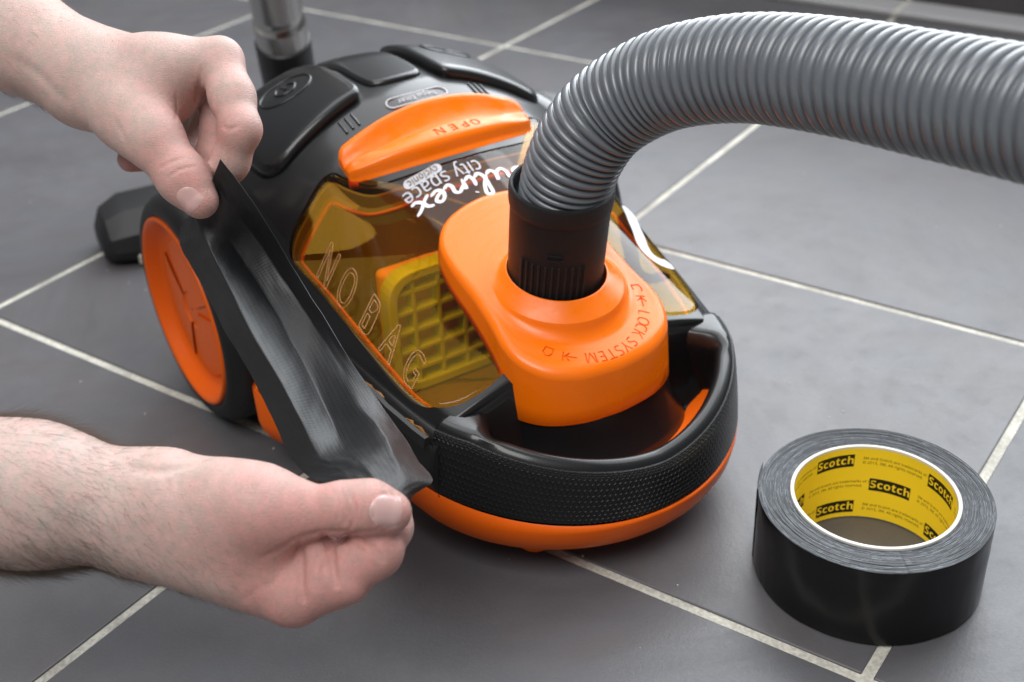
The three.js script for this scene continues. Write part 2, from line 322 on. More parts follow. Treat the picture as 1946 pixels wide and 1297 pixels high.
// orange inlet hub
const HC = [0, 0.104];
{
  const half = [[-0.0001, 0.0352], [-0.012, 0.0362], [-0.0286, 0.0402], [-0.0385, 0.0465], [-0.0452, 0.056], [-0.0478, 0.070], [-0.0475, 0.094], [-0.0487, 0.1127], [-0.0502, 0.125], [-0.0485, 0.1375], [-0.0400, 0.1505], [-0.0230, 0.1597], [-0.0001, 0.1628]];
  const outline = spline(mirror(half), 400);
  const N = 200, ray = [];
  for (let i = 0; i < N; i++) {                                   // outline radius for each angle round the inlet
    const a = i / N * 2 * Math.PI, dx = Math.sin(a), dz = Math.cos(a); let best = 0.05;
    for (let k = 0; k < outline.length; k++) {
      const p = outline[k], q = outline[(k + 1) % outline.length], ax = p[0] - HC[0], az = p[1] - HC[1], bx = q[0] - HC[0], bz = q[1] - HC[1];
      const ca = dx * az - dz * ax, cb = dx * bz - dz * bx; if (ca * cb <= 0 && ca !== cb) { const u = ca / (ca - cb), x = ax + (bx - ax) * u, z = az + (bz - az) * u; if (x * dx + z * dz > 0) best = x * dx + z * dz; }
    }
    ray.push([dx, dz, best]);
  }
  var hubPlane = (s, t) => 0.157 - 0.40 * (t - 0.035) - 1.1 * s * s;
  const rimPlane = (t) => 0.1365 - 0.19 * (t - 0.104);
  const lowH = (s, t) => lerp(topH(s, t) - 0.004, 0.077, sstep(0.121, 0.131, t));
  const rings = [];
  const ringAt = (rf, hf) => rings.push(ray.map(([dx, dz, R]) => { const r = rf(R), s = HC[0] + dx * r, t = HC[1] + dz * r; return V(s, hf(s, t, r, R), t); }));
  const fil = 0.0045, edgeTop = (s, t) => Math.max(hubPlane(s, t), topH(s, t) + 0.0008);
  ringAt((R) => R - 0.004, (s, t) => lowH(s, t) - 0.001);
  ringAt((R) => R, lowH);
  for (const f of [0.33, 0.66]) ringAt((R) => R - 0.0012 * f, (s, t) => lerp(lowH(s, t), edgeTop(s, t) - Math.min(fil, (edgeTop(s, t) - lowH(s, t)) * 0.6), f));
  for (const a of [0, 18, 36, 54, 72, 90]) ringAt((R) => R - 0.0012 - fil * (1 - Math.cos(a * D)), (s, t) => { const f = Math.min(fil, (edgeTop(s, t) - lowH(s, t)) * 0.6); return edgeTop(s, t) - f + f * Math.sin(a * D); });
  const lip = (s, t, r) => rimPlane(t) - 0.0075 * clamp((r - 0.0265) / 0.0098, 0, 1);
  const blend = (s, t, r) => { const pl = hubPlane(s, t), l = lip(s, t, r); if (r <= 0.0363) return Math.max(l, pl); const u = clamp((r - 0.0363) / 0.0062, 0, 1); return Math.max(pl, lerp(Math.max(l, pl), pl, Math.sqrt(1 - (1 - u) * (1 - u)))); };
  for (let k = 1; k <= 10; k++) ringAt((R) => { const a = R - 0.0012 - fil, b = Math.min(0.0425, a - 0.0002); return lerp(a, b, k / 10); }, (s, t, r) => blend(s, t, r));
  for (const r of [0.0418, 0.0408, 0.0396, 0.0384, 0.0374, 0.0367, 0.0363, 0.0358, 0.033, 0.030, 0.0276, 0.0270]) ringAt((R) => Math.min(r, R - 0.006), (s, t, q) => blend(s, t, q));
  ringAt(() => 0.0265, (s, t) => Math.max(rimPlane(t), hubPlane(s, t)) - 0.0006);
  ringAt(() => 0.0265, (s, t) => rimPlane(t) - 0.012);
  ringAt(() => 0.0262, (s, t) => rimPlane(t) - 0.034);
  const solid = loft(rings, { cap0: true, cap1: true });
  // engraved letters on the front slope
  const cut = [], tc = 0.1155, tr = 0.0395;
  const place = (g, b0) => { const p = g.attributes.position; for (let i = 0; i < p.count; i++) { const b = b0 - p.getX(i) / tr, r = tr + p.getY(i), s = r * Math.sin(b), t = tc + r * Math.cos(b); p.setXYZ(i, s, hubPlane(s, t) - 0.0011 + p.getZ(i), t); } g.computeVertexNormals(); return g; };
  const txt = (str, b0) => { let x = 0; for (const ch of str) { const sh = font.generateShapes(ch, 0.0062); const adv = (ch === ' ' ? 0.0028 : 0.00505); if (ch !== ' ') for (const one of sh) cut.push(place(new THREE.ExtrudeGeometry(one, { depth: 0.004, bevelEnabled: false, curveSegments: 4 }).translate(x, -0.0031, 0), b0)); x += adv; } };
  txt('LOCK SYSTEM', 0.98);
  const stroke = (pts, b0, w = 0.0008) => { for (let i = 0; i < pts.length - 1; i++) { const [ax, ay] = pts[i], [bx, by] = pts[i + 1], l = Math.hypot(bx - ax, by - ay); const g = new THREE.BoxGeometry(l + w * 0.8, w, 0.004).translate(0, 0, 0.002); g.rotateZ(Math.atan2(by - ay, bx - ax)); g.translate((ax + bx) / 2, (ay + by) / 2, 0.00003 * i); cut.push(place(g, b0)); } };
  const arrow = [[0.006, 0], [0, 0]], headA = [[0.0022, 0.0022], [0, 0], [0.0022, -0.0022]], bar = [[-0.0009, 0.0024], [-0.0009, -0.0024]];
  stroke(arrow, 1.20); stroke(headA, 1.20); stroke(bar, 1.20);
  stroke([[0, -0.0024], [0, 0.0020], [0.002, 0.0028], [0.0042, 0.0022]], 1.42); stroke([[0, -0.0024], [0.003, -0.0024]], 1.42);
  const fl = (a) => a.map(([x, y]) => [-x, y]);
  stroke(fl(arrow), -0.68); stroke(fl(headA), -0.68); stroke(fl(bar), -0.68);
  stroke([[0, -0.0024], [0.0042, -0.0024], [0.0046, 0.001], [0.003, 0.0028], [0.0012, 0.0024], [0, 0.0006], [0, -0.0024]], -0.84);
  let g = solid; try { g = subtract(solid, cut); } catch (e) { console.log('engraving failed', e.message); }
  part('inlet_hub', g, M.orange, vac, 'bright orange inlet hub with engraved lock lettering');
  // black wall under the hub inside the handle opening
  const o = outline.filter((_, i) => i % 3 === 0), wallAll = [[0.0025, 0.084], [0.0012, 0.077], [0.0, 0.070], [-0.002, 0.0635], [-0.0045, 0.0575], [-0.0075, 0.0530], [-0.0095, 0.0500], [-0.0100, 0.040]].map(([d, h]) => inset(o, d).map(([s, t]) => V(s, Math.min(h, topH(s, t) - 0.012), t)));
  const first = o.findIndex((p, i) => p[1] > 0.122 && o[(i + o.length - 1) % o.length][1] <= 0.122), keep = o.map((_, i) => (first + i) % o.length).filter((i) => o[i][1] > 0.122);
  part('front_wall', loft(wallAll.map((r) => keep.map((i) => r[i])), { open: true }), M.black, vac);
}
// carrying handle round the front
const FC = [0, 0.10], RO = 0.1015;
const rimH = (phi) => { const k = Math.abs(phi - Math.PI / 2) / (60 * D); return lerp(0.069, 0.0885, clamp(k, 0, 1.25) ** 1.4 > 1 ? 1 : clamp(k, 0, 1) ** 1.4); };
const edgeH = (s) => 0.0405 + 0.009 * Math.min(1, (s / 0.1) ** 2);
{
  const rings = [], grip = [], a0 = 17.2 * D;
  const n = 120;
  for (let i = 0; i <= n; i++) {
    const phi = lerp(a0, Math.PI - a0, i / n), c = Math.cos(phi), sn = Math.sin(phi), q = Math.min(phi, Math.PI - phi) / D;
    const ri = lerp(0.056, 0.0885, sstep(19, 37, q)), h = rimH(phi), rc = 0.0955, hb = edgeH(RO * c) - 0.001;
    const at = (r, y) => V(FC[0] + r * c, y, FC[1] + r * sn);
    const inner = Math.max(ri, 0.05);
    const Fi = lerp(0.016, 0.0042, sstep(24, 42, q)), sec = [[inner - 0.001, 0.034], [inner - 0.001, h - Fi * 1.05 - 0.004], [inner - 0.0006, h - Fi * 0.75], [inner + Fi * 0.10, h - Fi * 0.42], [inner + Fi * 0.34, h - Fi * 0.12], [inner + Fi * 0.72, h + 0.0004], [Math.max(inner + Fi * 1.02, rc - 0.003), h + 0.0004], [rc, h - 0.0006], [rc + 0.0022, h - 0.0030], [rc + 0.0038, h - 0.007], [RO - 0.0008, lerp(h, hb, 0.5)], [RO, lerp(h, hb, 0.75)], [RO + 0.0004, hb + 0.001], [RO - 0.001, hb], [RO - 0.010, 0.032]];
    rings.push(sec.map(([r, y]) => at(r, y)));
    const outer = []; for (let k = 0; k <= 14; k++) { const u = k / 14; const pts = [[rc + 0.0022, h - 0.0030], [rc + 0.0026, h - 0.0038], [rc + 0.0038, h - 0.007], [RO - 0.0008, lerp(h, hb, 0.5)], [RO, lerp(h, hb, 0.75)], [RO + 0.0004, hb + 0.0012]], f = u * 5, j = Math.min(4, Math.floor(f)); outer.push(at(lerp(pts[j][0], pts[j + 1][0], f - j) + 0.0006 * (u > 0.04 ? 1 : -0.5), lerp(pts[j][1], pts[j + 1][1], f - j) + 0.0)); }
    grip.push(outer);
  }
  part('carry_handle', loft(rings), M.black, vac, 'black looped carrying handle');
  const gg = loft(grip, { open: true });
  const hexT = dataTex(1024, (u, v) => {                           // honeycomb of fine raised lines
    const X = u * 26, Y = v * 15 * Math.sqrt(3); let best = 9, second = 9;
    for (const [ox, oy] of [[0, 0], [0.5, Math.sqrt(3) / 2]]) { const gx = Math.round(X - ox) + ox, gy = Math.round((Y - oy) / Math.sqrt(3)) * Math.sqrt(3) + oy; for (const [ax, ay] of [[0, 0], [1, 0], [-1, 0]]) { const d = Math.hypot(X - gx - ax, Y - gy - ay); if (d < best) { second = best; best = d; } else if (d < second) second = d; } }
    const k = sstep(0.10, 0.30, second - best); return [k, k, k];
  });
  const uv = gg.attributes.uv, arc = 0.26; for (let i = 0; i < uv.count; i++) { const u = uv.getX(i), v = uv.getY(i); uv.setXY(i, v * arc / 0.075, u * 0.036 / 0.075); }
  const gm = std(0.0055, 0.0057, 0.0065, 0.34, { bumpMap: hexT, bumpScale: 0.0003 });
  part('grip_skin', gg, gm, vac, 'black honeycomb textured grip');
}
// black ramps that fall from the frame into the handle opening beside the hub
for (const m of [-1, 1]) {
  const rings = []; for (let k = 0; k <= 20; k++) { const u = k / 20, t = lerp(0.1325, 0.1520, u), w = lerp(0.0850, 0.0700, u), ring = [];
    for (let i = 0; i <= 16; i++) { const s = lerp(0.0445, w, i / 16), h0 = topH(s, 0.1335) - 0.0006 - 0.001 * (1 - Math.abs(i / 8 - 1)); ring.push(V(m * s, lerp(0.0495, h0, u < 0.06 ? 1 - u * u * 6 : 0.979 * ((1 - u) / 0.94) ** 2.6), t)); }
    ring.push(V(m * w, 0.036, t), V(m * 0.0445, 0.036, t)); rings.push(m > 0 ? ring : ring.reverse()); }
  part('recess_ramp', toCreasedNormals(loft(rings), 0.9), M.black, vac);
}
// orange floor of the handle recess, rising towards the front
{
  const rings = []; for (let i = 0; i <= 60; i++) { const phi = lerp(20, 160, i / 60) * D, c = Math.cos(phi), sn = Math.sin(phi); rings.push([[0.046, 0.0470], [0.060, 0.0475], [0.072, 0.0490], [0.082, 0.0520], [0.0895, 0.0570], [0.0900, 0.0360], [0.046, 0.0360]].map(([r, h]) => V(FC[0] + r * c, h, FC[1] + r * sn))); }
  part('recess_floor', toCreasedNormals(loft(rings), 0.9), M.orangeSatin, vac, 'orange floor inside the handle loop');
}
// orange base tray
{
  const half = [[-0.0001, 0.2025]]; for (let a = 80; a >= 5; a -= 7.5) half.push([-0.1025 * Math.cos(a * D), 0.10 + 0.1025 * Math.sin(a * D)]);
  half.push([-0.1055, 0.085], [-0.113, 0.058], [-0.127, 0.030], [-0.139, 0.008], [-0.1415, -0.003], [-0.135, -0.0100], [-0.118, -0.012], [-0.1065, -0.02], [-0.105, -0.09], [-0.098, -0.15], [-0.075, -0.185], [-0.0001, -0.192]);
  const o = spline(mirror(half), 320);
  const sec = [[0.05, 0.011], [0.026, 0.012], [0.013, 0.0155], [0.006, 0.0215], [0.002, 0.029], [0.0004, 0.036], [0, 1], [0.004, 2], [0.012, 3]];
  const side = (t) => 0.012 * sstep(0.06, -0.03, t);
  const rings = sec.map(([d, h]) => inset(o, d).map(([s, t]) => V(s, h === 1 ? edgeH(s) - 0.0012 + side(t) : h === 2 ? edgeH(s) - 0.004 + side(t) : h === 3 ? 0.030 : h, t)));
  part('base_tray', loft(rings), M.orangeSatin, vac, 'orange base tray');
  for (const [x, z] of [[-0.05, 0.155], [0.05, 0.155]]) part('glide_foot', new THREE.SphereGeometry(0.011, 20, 12).scale(1, 0.55, 1).translate(x, 0.0085, z - 0.004), M.orangeSatin, vac);
}
// latch with the word OPEN: crest, hollow, ledge with the word, front face
{
  const rings = [], n = 110, hw = 0.0618;
  const crest = (s) => -0.0232 - 0.2 * s * s, crease = (s) => -0.0102 - 1.5 * s * s, front = (s) => 0.0048 - 4.0 * s * s;
  // stations from the back to the front: [which curve, offset in t, lift above the shell]
  const curveT = (s, u) => u <= 1 ? lerp(crest(s), crease(s), u) : lerp(crease(s), front(s), u - 1);
  const key = [[-0.32, -0.005], [-0.34, -0.001], [-0.30, 0.0030], [-0.20, 0.0062], [-0.06, 0.0074], [0.08, 0.0070], [0.2, 0.0054], [0.42, 0.0028], [0.70, 0.0012], [0.94, 0.0008], [1.02, 0.0018], [1.09, 0.0038], [1.2, 0.0049], [1.45, 0.0061], [1.7, 0.0073], [1.84, 0.0077], [1.93, 0.0074], [2.0, 0.0064], [2.045, 0.0048], [2.075, 0.002], [2.11, 0.0006], [2.2, 0.0002], [2.24, -0.001], [2.2, -0.005]];
  for (let i = 0; i <= n; i++) {
    const v = lerp(-1, 1, i / n), s = hw * Math.sin(v * Math.PI / 2 * 0.98), q = Math.abs(s) / hw, e = Math.sqrt(Math.max(0.0, 1 - clamp((q - 0.93) / 0.075, 0, 1) ** 2)), end = sstep(0.55, 0.96, q);
    rings.push(key.map(([u, d]) => {
      const tc = -0.0105, t0 = curveT(s, u), t = lerp(curveT(s, 0.95), t0, 0.55 + 0.45 * e); const lift = lerp(d, Math.min(d, 0.0062), end) + (u > 0.1 && u < 1.3 ? end * 0.0022 : 0);
      return V(s, topH(s, t) + 0.0004 + (lift > 0 ? lift * (0.35 + 0.65 * e) : lift), t);
    }));
  }
  let g = loft(rings);
  const cut = []; let x = 0; const ledge = (s, t) => topH(s, t) + 0.0004 + lerp(0.0049, 0.0073, clamp(((t - crease(s)) / (front(s) - crease(s)) - 0.2) / 0.5, 0, 1));
  for (const ch of 'OPEN') { for (const one of fontBold.generateShapes(ch, 0.0058)) { const e = new THREE.ExtrudeGeometry(one, { depth: 0.004, bevelEnabled: false, curveSegments: 5 }), p = e.attributes.position; for (let i = 0; i < p.count; i++) { const s = 0.0215 - (p.getX(i) + x) * 1.22, t = lerp(crease(s), front(s), 0.30 + p.getY(i) / 0.0058 * 0.44); p.setXYZ(i, s, ledge(s, t) - 0.0009 + p.getZ(i), t); } e.computeVertexNormals(); cut.push(e); } x += 0.0066; }
  try { g = subtract(g, cut); } catch (e) { console.log('latch engraving failed', e.message); }
  part('latch', g, M.orange, vac, 'orange opening latch with engraved word');
}
// rear cover pads, capsule sign
{
  for (const m of [-1, 1]) {
    const half = [[0.027, -0.0605], [0.030, -0.0555], [0.045, -0.0525], [0.070, -0.0495], [0.088, -0.0485], [0.095, -0.0535], [0.0975, -0.066], [0.096, -0.09], [0.090, -0.125], [0.080, -0.15], [0.060, -0.157], [0.040, -0.155], [0.030, -0.145], [0.0265, -0.11], [0.026, -0.08]];
    const o = spline(half.map(([s, t]) => [s * m, t]), 140);
    const pad = part('foot_pedal', patch(o, [0.06 * m, -0.1], topH, 0.0068, 0.003, 0.0042, 12), M.black, vac, m < 0 ? 'raised black pedal with a ring mark' : 'raised black pedal');
    const cx = 0.0565 * m, cz = -0.103, ring = []; for (let a = 0; a < 40; a++) { const s = cx + 0.0165 * Math.cos(a / 20 * Math.PI), t = cz + 0.0145 * Math.sin(a / 20 * Math.PI); ring.push(V(s, topH(s, t) + 0.0069, t)); }
    part('raised_ring', tube(ring, 0.0008, 80, 6, true), M.black, pad);
    const pt = (pts) => pts.map(([x, z]) => V(cx + x, topH(cx + x, cz + z) + 0.0069, cz + z));
    part('raised_mark', tube(pt(m < 0 ? [[-0.004, -0.005], [-0.0065, 0], [-0.003, 0.0055], [0.003, 0.0055], [0.0065, 0], [0.004, -0.005]] : [[-0.005, -0.005], [0.002, -0.004], [0.005, 0.001], [-0.003, 0.005]]), 0.0009, 40, 6), M.black, pad);
    if (m < 0) part('raised_mark', tube(pt([[0, -0.007], [0, -0.003], [0, 0.0005]]), 0.0009, 12, 6), M.black, pad);
  }
  const mid = spline(mirror([[-0.0001, -0.0595], [-0.010, -0.0605], [-0.0165, -0.064], [-0.0195, -0.075], [-0.0195, -0.11], [-0.018, -0.145], [-0.010, -0.154], [-0.0001, -0.155]]), 120);
  part('rear_plate', patch(mid, [0, -0.105], topH, 0.003, 0.003, 0.003, 12), M.black, vac);
  const L = 0.020, r = 0.0042, cap = []; for (let a = 0; a <= 16; a++) cap.push([L - r + r * Math.cos(-Math.PI / 2 + a / 16 * Math.PI), r * Math.sin(-Math.PI / 2 + a / 16 * Math.PI)]); for (let a = 0; a <= 16; a++) cap.push([-L + r + r * Math.cos(Math.PI / 2 + a / 16 * Math.PI), r * Math.sin(Math.PI / 2 + a / 16 * Math.PI)]);
  const ct = -0.0395, ring = cap.map(([x, z]) => V(x, topH(x, ct + z) + 0.0004, ct + z));
  const sign = part('filter_sign', tube(ring, 0.00055, 160, 6, true), M.greyPrint, vac);
  const sh = font.generateShapes('hepa filter', 0.0040), g = new THREE.ExtrudeGeometry(sh, { depth: 0.0002, bevelEnabled: false, curveSegments: 4 }); g.computeBoundingBox(); const w = g.boundingBox.max.x, p = g.attributes.position;
  for (let i = 0; i < p.count; i++) { const s = -(p.getX(i) - w / 2), t = ct + p.getY(i) - 0.0016; p.setXYZ(i, s, topH(s, t) + 0.0002 + p.getZ(i), t); } g.computeVertexNormals(); part('printed_line', g, M.greyPrint, sign);
  // strip of small ribs beside the latch
  for (const m of [-1, 1]) for (let k = 0; k < 3; k++) { const s = m * (0.040 + k * 0.0042), pts = [-0.0475, -0.043, -0.037].map((t) => V(s, topH(s, t) + 0.0003, t)); part('small_rib', tube(pts, 0.0008, 10, 6), M.black, vac); }
}
// rear wheels
for (const m of [-1, 1]) {
  const w = new THREE.Group(); w.name = m < 0 ? 'wheel' : 'wheel_001'; vac.add(w);
  const prof = [[0.0605, 0.0], [0.0625, 0.0012], [0.0655, 0.001], [0.069, -0.001], [0.0725, -0.006], [0.0742, -0.013], [0.0742, -0.028], [0.072, -0.036], [0.066, -0.040], [0.02, -0.040]].map(([r, y]) => new THREE.Vector2(r, y));
  part('tyre', new THREE.LatheGeometry(prof, 96), M.rubber, w);
  const disc = [[0.0008, -0.0052], [0.012, -0.0056], [0.03, -0.0066], [0.046, -0.0078], [0.0505, -0.0078], [0.0535, -0.005], [0.0562, 0.0006], [0.0585, 0.0022], [0.0604, 0.0014], [0.0606, -0.004]].map(([r, y]) => new THREE.Vector2(r, y));
  const cap = part('hub_cap', new THREE.LatheGeometry(disc, 96), M.orangeSatin, w, 'orange dished wheel cap');
  for (let k = 0; k < 3; k++) part('cap_panel', new THREE.LatheGeometry([[0.011, -0.0062], [0.0115, -0.0048], [0.0125, -0.0044], [0.030, -0.0052], [0.0435, -0.0064], [0.0445, -0.0069], [0.0450, -0.0085]].map(([r, y]) => new THREE.Vector2(r, y)), 28, k / 3 * 2 * Math.PI + 0.5, 1.75), M.orangeSatin, cap);
  w.rotation.z = m < 0 ? Math.PI / 2 : -Math.PI / 2; w.rotation.order = 'YXZ'; w.rotation.y = -m * 1.2 * D;
  w.position.set(m < 0 ? -0.1495 : 0.137, 0.0745, -0.0835);
  // arch over the wheel joins it to the shell
  const arch = []; for (let k = 0; k <= 40; k++) { const a = lerp(-25, 205, k / 40) * D, c = Math.cos(a), sn = Math.sin(a); arch.push([[0.100, 0.066], [0.100, 0.079], [0.122, 0.080], [0.131, 0.079], [0.133, 0.0775], [0.132, 0.076], [0.12, 0.0757]].map(([x, r]) => V(m * (m < 0 ? x : x - 0.016), 0.0745 + r * sn, -0.0835 + r * c))); }
  part('wheel_arch', toCreasedNormals(loft(arch), 0.8), M.black, vac);
}
// broken side: jagged shards where the shell has split below the lid frame
{
  const on = (s, t, d) => V(s, topH(Math.min(Math.abs(s), wT(t) - 0.004), t) - d, t);
  const shards = [[[-0.1072, 0.0790], [-0.1064, 0.0830], [-0.1059, 0.0862], [-0.1046, 0.0905], [-0.1040, 0.0945]], [[-0.1018, 0.1115], [-0.1000, 0.1150], [-0.1002, 0.1180], [-0.0985, 0.1215], [-0.0984, 0.1260], [-0.0972, 0.1285]]];
  for (const sh of shards) {
    const rings = sh.map(([s, t], i) => { const w = (i === 0 || i === sh.length - 1 ? 0.0003 : 0.0007 + 0.0006 * (i % 2)), p = on(s, t, 0.0022); return [V(p.x - w, p.y - 0.0012, p.z), V(p.x - w * 0.4, p.y + 0.0009, p.z), V(p.x + w, p.y + 0.0004, p.z), V(p.x + w, p.y - 0.002, p.z)]; });
    part('broken_edge', toCreasedNormals(loft(rings), 0.4), std(0.20, 0.075, 0.008, 0.3), vac, 'jagged amber edge of the broken shell');
  }
  const gap = [[-0.1085, 0.068], [-0.1070, 0.080], [-0.1052, 0.090], [-0.1035, 0.100], [-0.1022, 0.110], [-0.0998, 0.120], [-0.0982, 0.130]].map(([s, t], i) => { const p = on(s, t, 0.0030 + 0.0004 * (i % 2)); const w = 0.0012 + 0.0005 * (i % 2); return [V(p.x - 0.0035, p.y - 0.004, p.z), V(p.x - w - 0.001, p.y + 0.0016, p.z), V(p.x - w + 0.0012, p.y + 0.0021, p.z), V(p.x + 0.001, p.y - 0.003, p.z)]; });
  part('cracked_panel', toCreasedNormals(loft(gap), 0.4), M.blackSatin, vac, 'bent black edge below the crack');
}

// ---------------------------------------------------------------- points measured as direction and distance from where the photographer stood
camera.updateMatrixWorld(true);
const at = (x, y, d) => V((x - 973) / 2422.5 * d, -(y - 648.5) / 2422.5 * d, -d).applyMatrix4(camera.matrixWorld);

// ---------------------------------------------------------------- suction hose with its cuff
{
  const hose = thing('suction_hose', 'ribbed grey suction hose plugged by a black cuff into the orange hub', 'hose');
  vac.updateMatrixWorld(true);
  const base = vac.localToWorld(V(0, 0.108, 0.0985)), tip = vac.localToWorld(V(0, 0.189, 0.1112)), axis = tip.clone().sub(base), len = axis.length(); axis.normalize();
  const cuff = new THREE.Group(); cuff.name = 'cuff'; hose.add(cuff); cuff.position.copy(base); cuff.quaternion.setFromUnitVectors(V(0, 1, 0), axis);
  const pr = [[0.012, 0.0], [0.0235, 0.0], [0.0248, 0.002], [0.0250, 0.018], [0.0256, 0.030], [0.0262, len - 0.012], [0.0268, len - 0.0115], [0.0272, len - 0.009], [0.0273, len - 0.003], [0.0270, len - 0.0008], [0.0262, len], [0.0252, len - 0.0006], [0.0247, len - 0.003], [0.0246, len - 0.010], [0.020, len - 0.012]].map(([r, y]) => new THREE.Vector2(r, y));
  part('cuff_body', new THREE.LatheGeometry(pr, 96), M.blackMatt, cuff, 'black moulded cuff');
  const toCam = camera.position.clone().sub(base).applyQuaternion(cuff.quaternion.clone().invert()), a0 = Math.atan2(toCam.x, toCam.z);
  for (let k = -5; k <= 5; k++) { const a = a0 + k * 0.135 - 0.06, L = 0.025 - 0.0012 * Math.abs(k + 1) * 0.4, g = new RoundedBoxGeometry(0.0016, L, 0.0022, 2, 0.0007).translate(0, 0.0345 + 0.0012 * k * 0.0 + (0.025 - L) / 2, 0.0256).rotateY(a); part('grip_rib', g, M.blackMatt, cuff); }
  { const R = [], w = 0.0042, h = 0.0016, ac = a0 - 0.02, yc = 0.0525; for (let k = 0; k < 32; k++) { const q = k / 16 * Math.PI, x = Math.sign(Math.cos(q)) * Math.abs(Math.cos(q)) ** 0.5 * w, y = Math.sign(Math.sin(q)) * Math.abs(Math.sin(q)) ** 0.5 * h, a = ac + x / 0.026; R.push(V(Math.sin(a) * 0.0262, yc + y, Math.cos(a) * 0.0262)); } part('raised_mark', tube(R, 0.0004, 64, 5, true), M.blackMatt, cuff); }
  for (const a of [a0 - 1.05]) part('bayonet_lug', new RoundedBoxGeometry(0.008, 0.006, 0.006, 2, 0.0012).translate(0, 0.024, 0.0255).rotateY(a), M.blackMatt, cuff);
  const path = [at(1070, 392, 0.6565), at(1073, 370, 0.6510), at(1079, 342, 0.6440), at(1090, 308, 0.6360), at(1109, 270, 0.6285), at(1136, 232, 0.6210), at(1170, 202, 0.6145), at(1243, 161, 0.599), at(1316, 140, 0.581), at(1431, 130, 0.555), at(1611, 150, 0.513), at(1756, 178, 0.484), at(1918, 210, 0.452), at(2100, 250, 0.42), at(2300, 300, 0.39)];
  const curve = new THREE.CatmullRomCurve3(path, false, 'centripetal'), total = curve.getLength();
  // corrugations: tight where the hose bends out of the cuff, wider further on
  const pitchAt = (s) => lerp(0.0041, 0.0061, sstep(0.02, 0.15, s));
  const rings = [], rad = 72; let s = 0, ph = 0; const up0 = V(0, 0, 1); let nrm = null, prevT = null;
  const stations = []; while (s < total - 0.001) { const p = pitchAt(s); for (let k = 0; k < 10; k++) stations.push([s + p * k / 10, k / 10]); s += p; }
  for (const [d, f] of stations) {
    if (d >= total) break;
    const u = d / total, c = curve.getPointAt(u), T = curve.getTangentAt(u);
    if (!nrm) nrm = V(0, 0, 1).cross(T).normalize(); else nrm.sub(T.clone().multiplyScalar(nrm.dot(T))).normalize();
    const bin = T.clone().cross(nrm), w = Math.sqrt(Math.max(0, 1 - (2 * f - 1) ** 2)), r = 0.0203 + 0.0036 * w;
    const ring = []; for (let i = 0; i < rad; i++) { const a = i / rad * 2 * Math.PI; ring.push(c.clone().addScaledVector(nrm, Math.cos(a) * r).addScaledVector(bin, Math.sin(a) * r)); }
    rings.push(ring);
  }
  part('ribbed_tube', loft(rings), M.hose, hose, 'grey corrugated tube');
}
// ---------------------------------------------------------------- steel wand on its floor nozzle, behind the cleaner
{
  const wand = thing('suction_wand', 'steel wand standing in a black floor nozzle behind the vacuum cleaner', 'wand');
  const foot = at(566, 240, 1.12), top = at(512, -60, 0.98), ax = top.clone().sub(foot), L = ax.length(); ax.normalize();
  const g = new THREE.Group(); g.name = 'tube'; wand.add(g); g.position.copy(foot); g.quaternion.setFromUnitVectors(V(0, 1, 0), ax);
  const k = 1.0;
  part('socket', new THREE.LatheGeometry([[0.018, -0.03], [0.0225, -0.03], [0.0228, 0.585 * L - 0.002], [0.0222, 0.585 * L], [0.019, 0.585 * L]].map(([r, y]) => new THREE.Vector2(r * k, y)), 64), M.blackSatin, g);
  part('steel_tube', new THREE.LatheGeometry([[0.0214, 0.58 * L], [0.0215, 0.69 * L], [0.0210, 0.70 * L], [0.0192, 0.72 * L], [0.0190, 0.735 * L], [0.0203, 0.75 * L], [0.0206, 0.77 * L], [0.0206, L + 0.2]].map(([r, y]) => new THREE.Vector2(r * k, y)), 64), M.steel, g, 'polished steel tube');
  // floor head: long low black box with bevelled end and a pale brush strip
  const e = V(-0.321, 0, -0.905), dir = V(0.905, 0, -0.42).normalize(), nz = new THREE.Group(); nz.name = 'floor_head'; wand.add(nz); nz.position.copy(e); nz.rotation.y = Math.atan2(-dir.z, dir.x);
  const sec = [[0.032, 0.006], [0.034, 0.014], [0.030, 0.026], [0.012, 0.040], [-0.02, 0.042], [-0.034, 0.030], [-0.036, 0.008]];
  const rings = [[0, 0.55, 0.5], [0.006, 0.8, 0.82], [0.022, 1, 1], [0.12, 1, 1.03], [0.25, 1, 1]].map(([x, a, b]) => sec.map(([z, y]) => V(x, 0.006 + (y - 0.006) * b, z * a)));
  part('head_shell', toCreasedNormals(loft(rings), 0.5), M.rubber, nz);
  part('brush_strip', new RoundedBoxGeometry(0.225, 0.0085, 0.006, 2, 0.0015).translate(0.135, 0.0065, 0.0325), std(0.52, 0.48, 0.38, 0.8), nz, 'cream bristle strip');
  part('neck', new THREE.CylinderGeometry(0.020, 0.024, foot.distanceTo(e.clone().addScaledVector(dir, 0.13).setY(0.03)), 32), M.blackSatin, wand).position.copy(foot.clone().add(e.clone().addScaledVector(dir, 0.13).setY(0.03)).multiplyScalar(0.5));
  const nk = wand.children[wand.children.length - 1]; nk.quaternion.setFromUnitVectors(V(0, 1, 0), foot.clone().sub(e.clone().addScaledVector(dir, 0.13).setY(0.03)).normalize());
}
